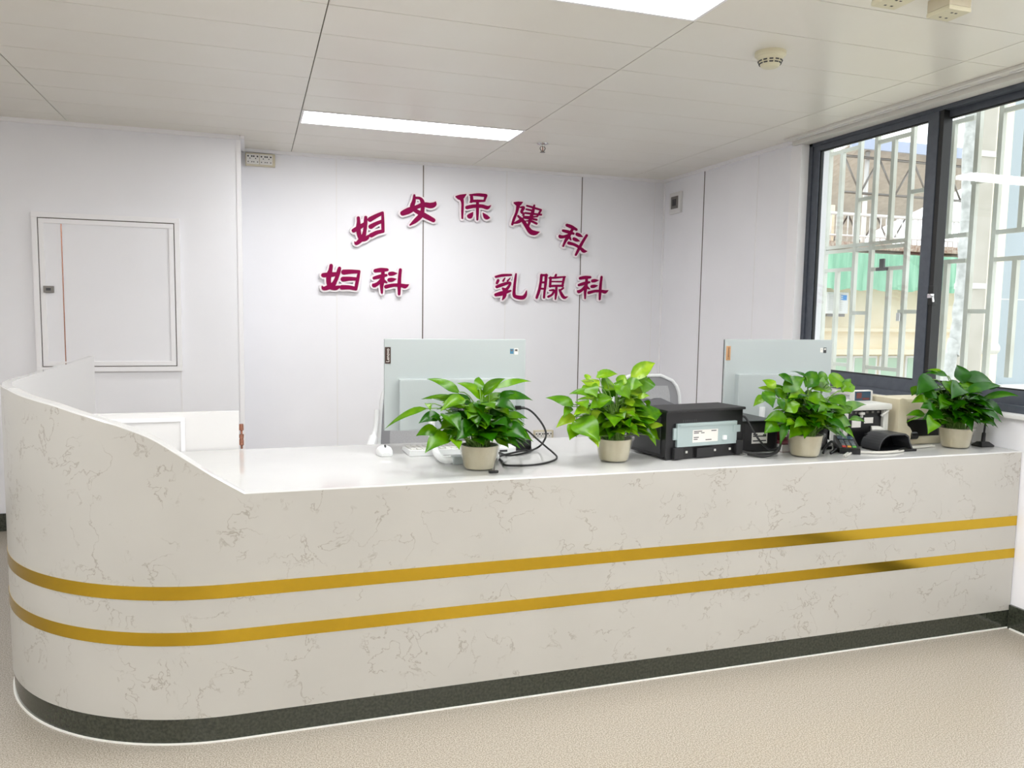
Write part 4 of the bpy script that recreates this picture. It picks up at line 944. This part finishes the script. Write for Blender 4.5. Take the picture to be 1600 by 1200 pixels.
for p, q in (((1297, 241), (1343, 231)), ((1372, 222), (1425, 210)), ((1339, 313), (1363, 309)), ((1425, 300), (1455, 295)), ((1286, 387), (1418, 377)), ((1286, 394), (1418, 384)), ((1287, 423), (1331, 421)), ((1359, 421), (1414, 418)), ((1331, 489), (1355, 489)), ((1404, 488), (1440, 486)), ((1298, 568), (1325, 570)), ((1355, 574), (1405, 578)),
             ((1481, 194), (1524, 184)), ((1470, 371), (1512, 366)), ((1468, 410), (1510, 407)), ((1519, 285), (1555, 279)), ((1510, 487), (1542, 486)), ((1565, 174), (1610, 163)), ((1552, 362), (1612, 359)), ((1548, 405), (1610, 403)), ((1300, 604), (1640, 604))): hbar(p, q)
for px in ((1379, 413),):
    a = ax(px, XG-.012); one('lock_plate', 'gasket', gr, XG-.02, XG-.0095, a.y-.04, a.y+.04, a.z-.035, a.z-.018); one('lock_plate', 'gasket', gr, XG-.02, XG-.0095, a.y-.016, a.y+.016, a.z-.018, a.z+.03)
a = ax((1406, 490), XG-.012); bm = bm_(); box(bm, XG-.025, XG-.012, a.y-.012, a.y+.012, a.z-.04, a.z+.004); obj('padlock', bm, 'chrome', gr)
# ------------------------------------------------------------------ outside: courtyard and buildings
GZ = -3.2
bm = bm_(); box(bm, XR+.3, 40, -5, 40, GZ-.2, GZ); o = struct('ground_outside', bm, 'ground')
YO = 12.0
fb = thing('cream_building', 'cream rendered building across the courtyard seen through the window', 'building', (13, YO, GZ))
def fz(p, Y=YO): return ay(p, Y)
zt_ = fz((1360, 393)).z
xl, xr = 8.6, 13.6
bm = bm_(); box(bm, xl, xr, YO, YO+4, GZ, zt_); obj('wall', bm, 'facade', fb)
def ledge(y_px, d, h, m='facade'):
    z = fz((1360, y_px)).z; one('ledge', m, fb, xl, xr, YO-d, YO+.001, z-h, z)
ledge(513, .12, .06); ledge(545, .2, .1); ledge(398, .3, .1)
z0, z1 = fz((1360, 455)).z, fz((1360, 400)).z
bm = bm_(); n = 60
pv = None
for i in range(n+1):
    x = xl+.05+(xr-xl-.1)*i/n; yy = YO-.5-.03*math.sin(i*1.7)-.02*math.sin(i*.6)
    r = [bm.verts.new((x, yy, z0-.02*math.sin(i))), bm.verts.new((x, yy, z1))]
    if pv: bm.faces.new((pv[0], r[0], r[1], pv[1])).smooth = True
    pv = r
thicken(bm, (0, .01, 0)); obj('netting', bm, 'net', fb)['label'] = 'green netting'
for xa in (.3, 1.9, 3.1):
    one('netting_post', 'white', fb, xl+1.5+xa, xl+1.56+xa, YO-.42, YO-.36, z0, z1)
wz0, wz1 = fz((1360, 600)).z, fz((1360, 556)).z
for i in range(7):
    x = xl+.8+i*.62; f = one('window_frame', 'white', fb, x, x+.56, YO-.03, YO+.01, wz0, wz1); one('pane', 'winglass', f, x+.04, x+.52, YO-.036, YO-.029, wz0+.04, wz1-.04)
one('roof_tiles', 'tile', fb, xl, xr, YO-.35, YO+2, zt_, zt_+.12)
# railing on the roof
zr0, zr1 = fz((1360, 376)).z, fz((1360, 330)).z
rl = thing('roof_railing', 'white metal railing on the roof of the building across the courtyard', 'railing', (11, YO+.5, zr0))
bm = bm_(); tube(bm, [(xl, YO+.5, zr1), (xr, YO+.5, zr1)], .03, 8); tube(bm, [(xl, YO+.5, zr0+.13), (xr, YO+.5, zr0+.13)], .02, 8); obj('rail', bm, 'white', rl)
bm = bm_(); x = xl
while x < xr: tube(bm, [(x, YO+.5, zt_+.12), (x, YO+.5, zr1)], .012, 6); x += .13
o = obj('balusters', bm, 'white', rl)
# parapet column, canopy on trusses
p = fz((1292, 318), YO+.6); q = fz((1311, 318), YO+.6)
cl = one('parapet_pier', 'facade', None, p.x-.6, q.x, YO+.7, YO+1.2, zt_+.12, p.z); tag(cl, 'cream pier on the roof beside the white railing', 'pier')
YC = 15
cn = thing('roof_canopy', 'brown grey corrugated canopy on steel trusses over the far roof', 'canopy', (14, YC, 2))
A = fz((1270, 238), YC); Bq = fz((1520, 262), YC); Cq = fz((1520, 285), YC+.0); Dq = fz((1270, 345), YC)
bm = bm_(); n = 50; top = []; 
for i in range(n+1):
    t = i/n; a = A.lerp(Bq, t); zz = .05*(i % 2)
    lo = V((a.x, YC-1.2, a.z-.05+zz)); hi = V((a.x+.6, YC+9, a.z-2.6+zz))
    top.append((bm.verts.new(lo), bm.verts.new(hi)))
for (a, b), (c, d) in zip(top, top[1:]): bm.faces.new((a, c, d, b))
thicken(bm, (0, 0, .03)); obj('roof_sheet', bm, 'roofu', cn)
bm = bm_(); prism(bm, [V((A.x, YC-1.22, A.z-.12)), V((Bq.x, YC-1.22, Bq.z-.12)), V((Bq.x, YC-1.22, Bq.z+.1)), V((A.x, YC-1.22, A.z+.1))], (0, .06, 0)); obj('fascia', bm, 'roofb', cn)
for k, yy in enumerate((YC-1.0, YC+2, YC+5)):
    bm = bm_(); zA_, zB_ = A.z-.25-k*.75, Bq.z-.25-k*.75; n = 10; dz = .75
    tube(bm, [(A.x, yy, zA_), (Bq.x, yy, zB_)], .03, 6); tube(bm, [(A.x, yy, zA_-dz), (Bq.x, yy, zB_-dz)], .03, 6)
    for i in range(n):
        x0 = A.x+(Bq.x-A.x)*i/n; x1 = A.x+(Bq.x-A.x)*(i+1)/n; u = (A.x+0, 0)
        za = zA_+(zB_-zA_)*i/n; zb = zA_+(zB_-zA_)*(i+1)/n
        tube(bm, [(x0, yy, za-(dz if i % 2 else 0)), (x1, yy, zb-(0 if i % 2 else dz))], .022, 6)
    obj('truss', bm, 'steel', cn)
for fx in (.15, .55, .9):
    a = A.lerp(Bq, fx); bm = bm_(); tube(bm, [(a.x, YC-.9, zt_-.2), (a.x, YC-.9, a.z-.1)], .05, 8); obj('post', bm, 'white', cn)
# air conditioner
p = fz((1290, 490), YO-.35); q = fz((1326, 457), YO-.35)
ac = thing('air_conditioner', 'white outdoor air conditioner unit on the cream wall outside', 'air conditioner', ((p.x+q.x)/2, YO-.2, p.z))
bm = bm_(); box(bm, p.x, q.x, YO-.36, YO-.06, p.z, q.z, bev=.02); obj('case', bm, 'white', ac)
bm = bm_()
for k in range(9): box(bm, p.x+.04, p.x+.34, YO-.372, YO-.36, p.z+.06+k*.035, p.z+.075+k*.035)
obj('louvres', bm, 'grey', ac)
M['acblue'] = mat('blue_badge', srgb(60, 140, 210), .4)
one('badge', 'acblue', ac, q.x-.17, q.x-.05, YO-.37, YO-.36, q.z-.14, q.z-.05)
one('bracket', 'steel', ac, p.x+.05, q.x-.05, YO-.34, YO+.001, p.z-.05, p.z)
# pale blue clad building on the right, cream corner column, downpipe
YR = 7.2
p0 = ay((1580, 150), YR); 
rb = thing('clad_building', 'pale blue clad building at the right edge beyond the grille', 'building', (9.5, YR, GZ))
xb = ay((1562, 420), YR).x
bm = bm_(); box(bm, xb, xb+5, YR, YR+.3, GZ, 6); obj('wall', bm, 'bluew', rb)
zj = ay((1580, 467), YR).z
one('joint', 'grey', rb, xb, xb+5, YR-.004, YR+.001, zj-.012, zj)
zj = ay((1580, 600), YR).z
one('ledge', 'white', rb, xb, xb+5, YR-.12, YR, zj-.1, zj)
one('corner_column', 'facade', rb, xb-.28, xb-.001, YR-.05, YR+.1, GZ, 6)
yw = ay((1530, 545), YR+1)
one('lower_wall', 'yellow', rb, xb-.55, xb-.281, YR+.05, YR+.25, GZ, yw.z-.05)
a = ay((1535, 545), YR-.2)
bm = bm_(); tube(bm, [V((a.x-.05, YR-.1, a.z)), V((xb-.1, YR-.1, a.z))], .07, 14); obj('vent_pipe', bm, 'grey', rb)
YD = 6.6
dp = thing('downpipe', 'broad grey beige rainwater downpipe between the grille uprights', 'downpipe', (ay((1535, 400), YD).x, YD, GZ))
x0, x1 = ay((1523, 362), YD).x, ay((1548, 362), YD).x
bm = bm_(); box(bm, x0, x1, YD, YD+.18, GZ, 5.5, bev=.03); obj('pipe', bm, 'pipe', dp)
bm = bm_()
for z in (.2, 1.6, 3.0): box(bm, x0-.02, x1+.02, YD-.015, YD+.2, z, z+.06)
obj('bracket', bm, 'grey', dp)
YP = 5.2
wp = thing('wrapped_pole', 'leaning pole wrapped in crinkled clear plastic outside the window', 'pole', (ay((1500, 500), YP).x, YP, GZ))
pts = [ay(q, YP) for q in ((1522, 110), (1518, 160), (1510, 320), (1508, 362), (1502, 450), (1490, 550), (1480, 600))]
pts.append(V((pts[-1].x-.25, YP, GZ)))
bm = bm_(); S = spline(pts, 10); rr = random.Random(2); tube(bm, S, [.045+rr.uniform(-.006, .006) for _ in S], 14); obj('wrapping', bm, 'wrap', wp)
# ------------------------------------------------------------------ world and view
w = bpy.data.worlds.new('overcast_sky'); sc.world = w; w.use_nodes = True
bg = w.node_tree.nodes['Background']; bg.inputs['Color'].default_value = (.96, .98, 1, 1); bg.inputs['Strength'].default_value = 2.2
sc.view_settings.view_transform = 'Standard'; sc.view_settings.look = 'None'; sc.view_settings.gamma = 1
sc.view_settings.use_curve_mapping = False; sc.view_settings.exposure = .13
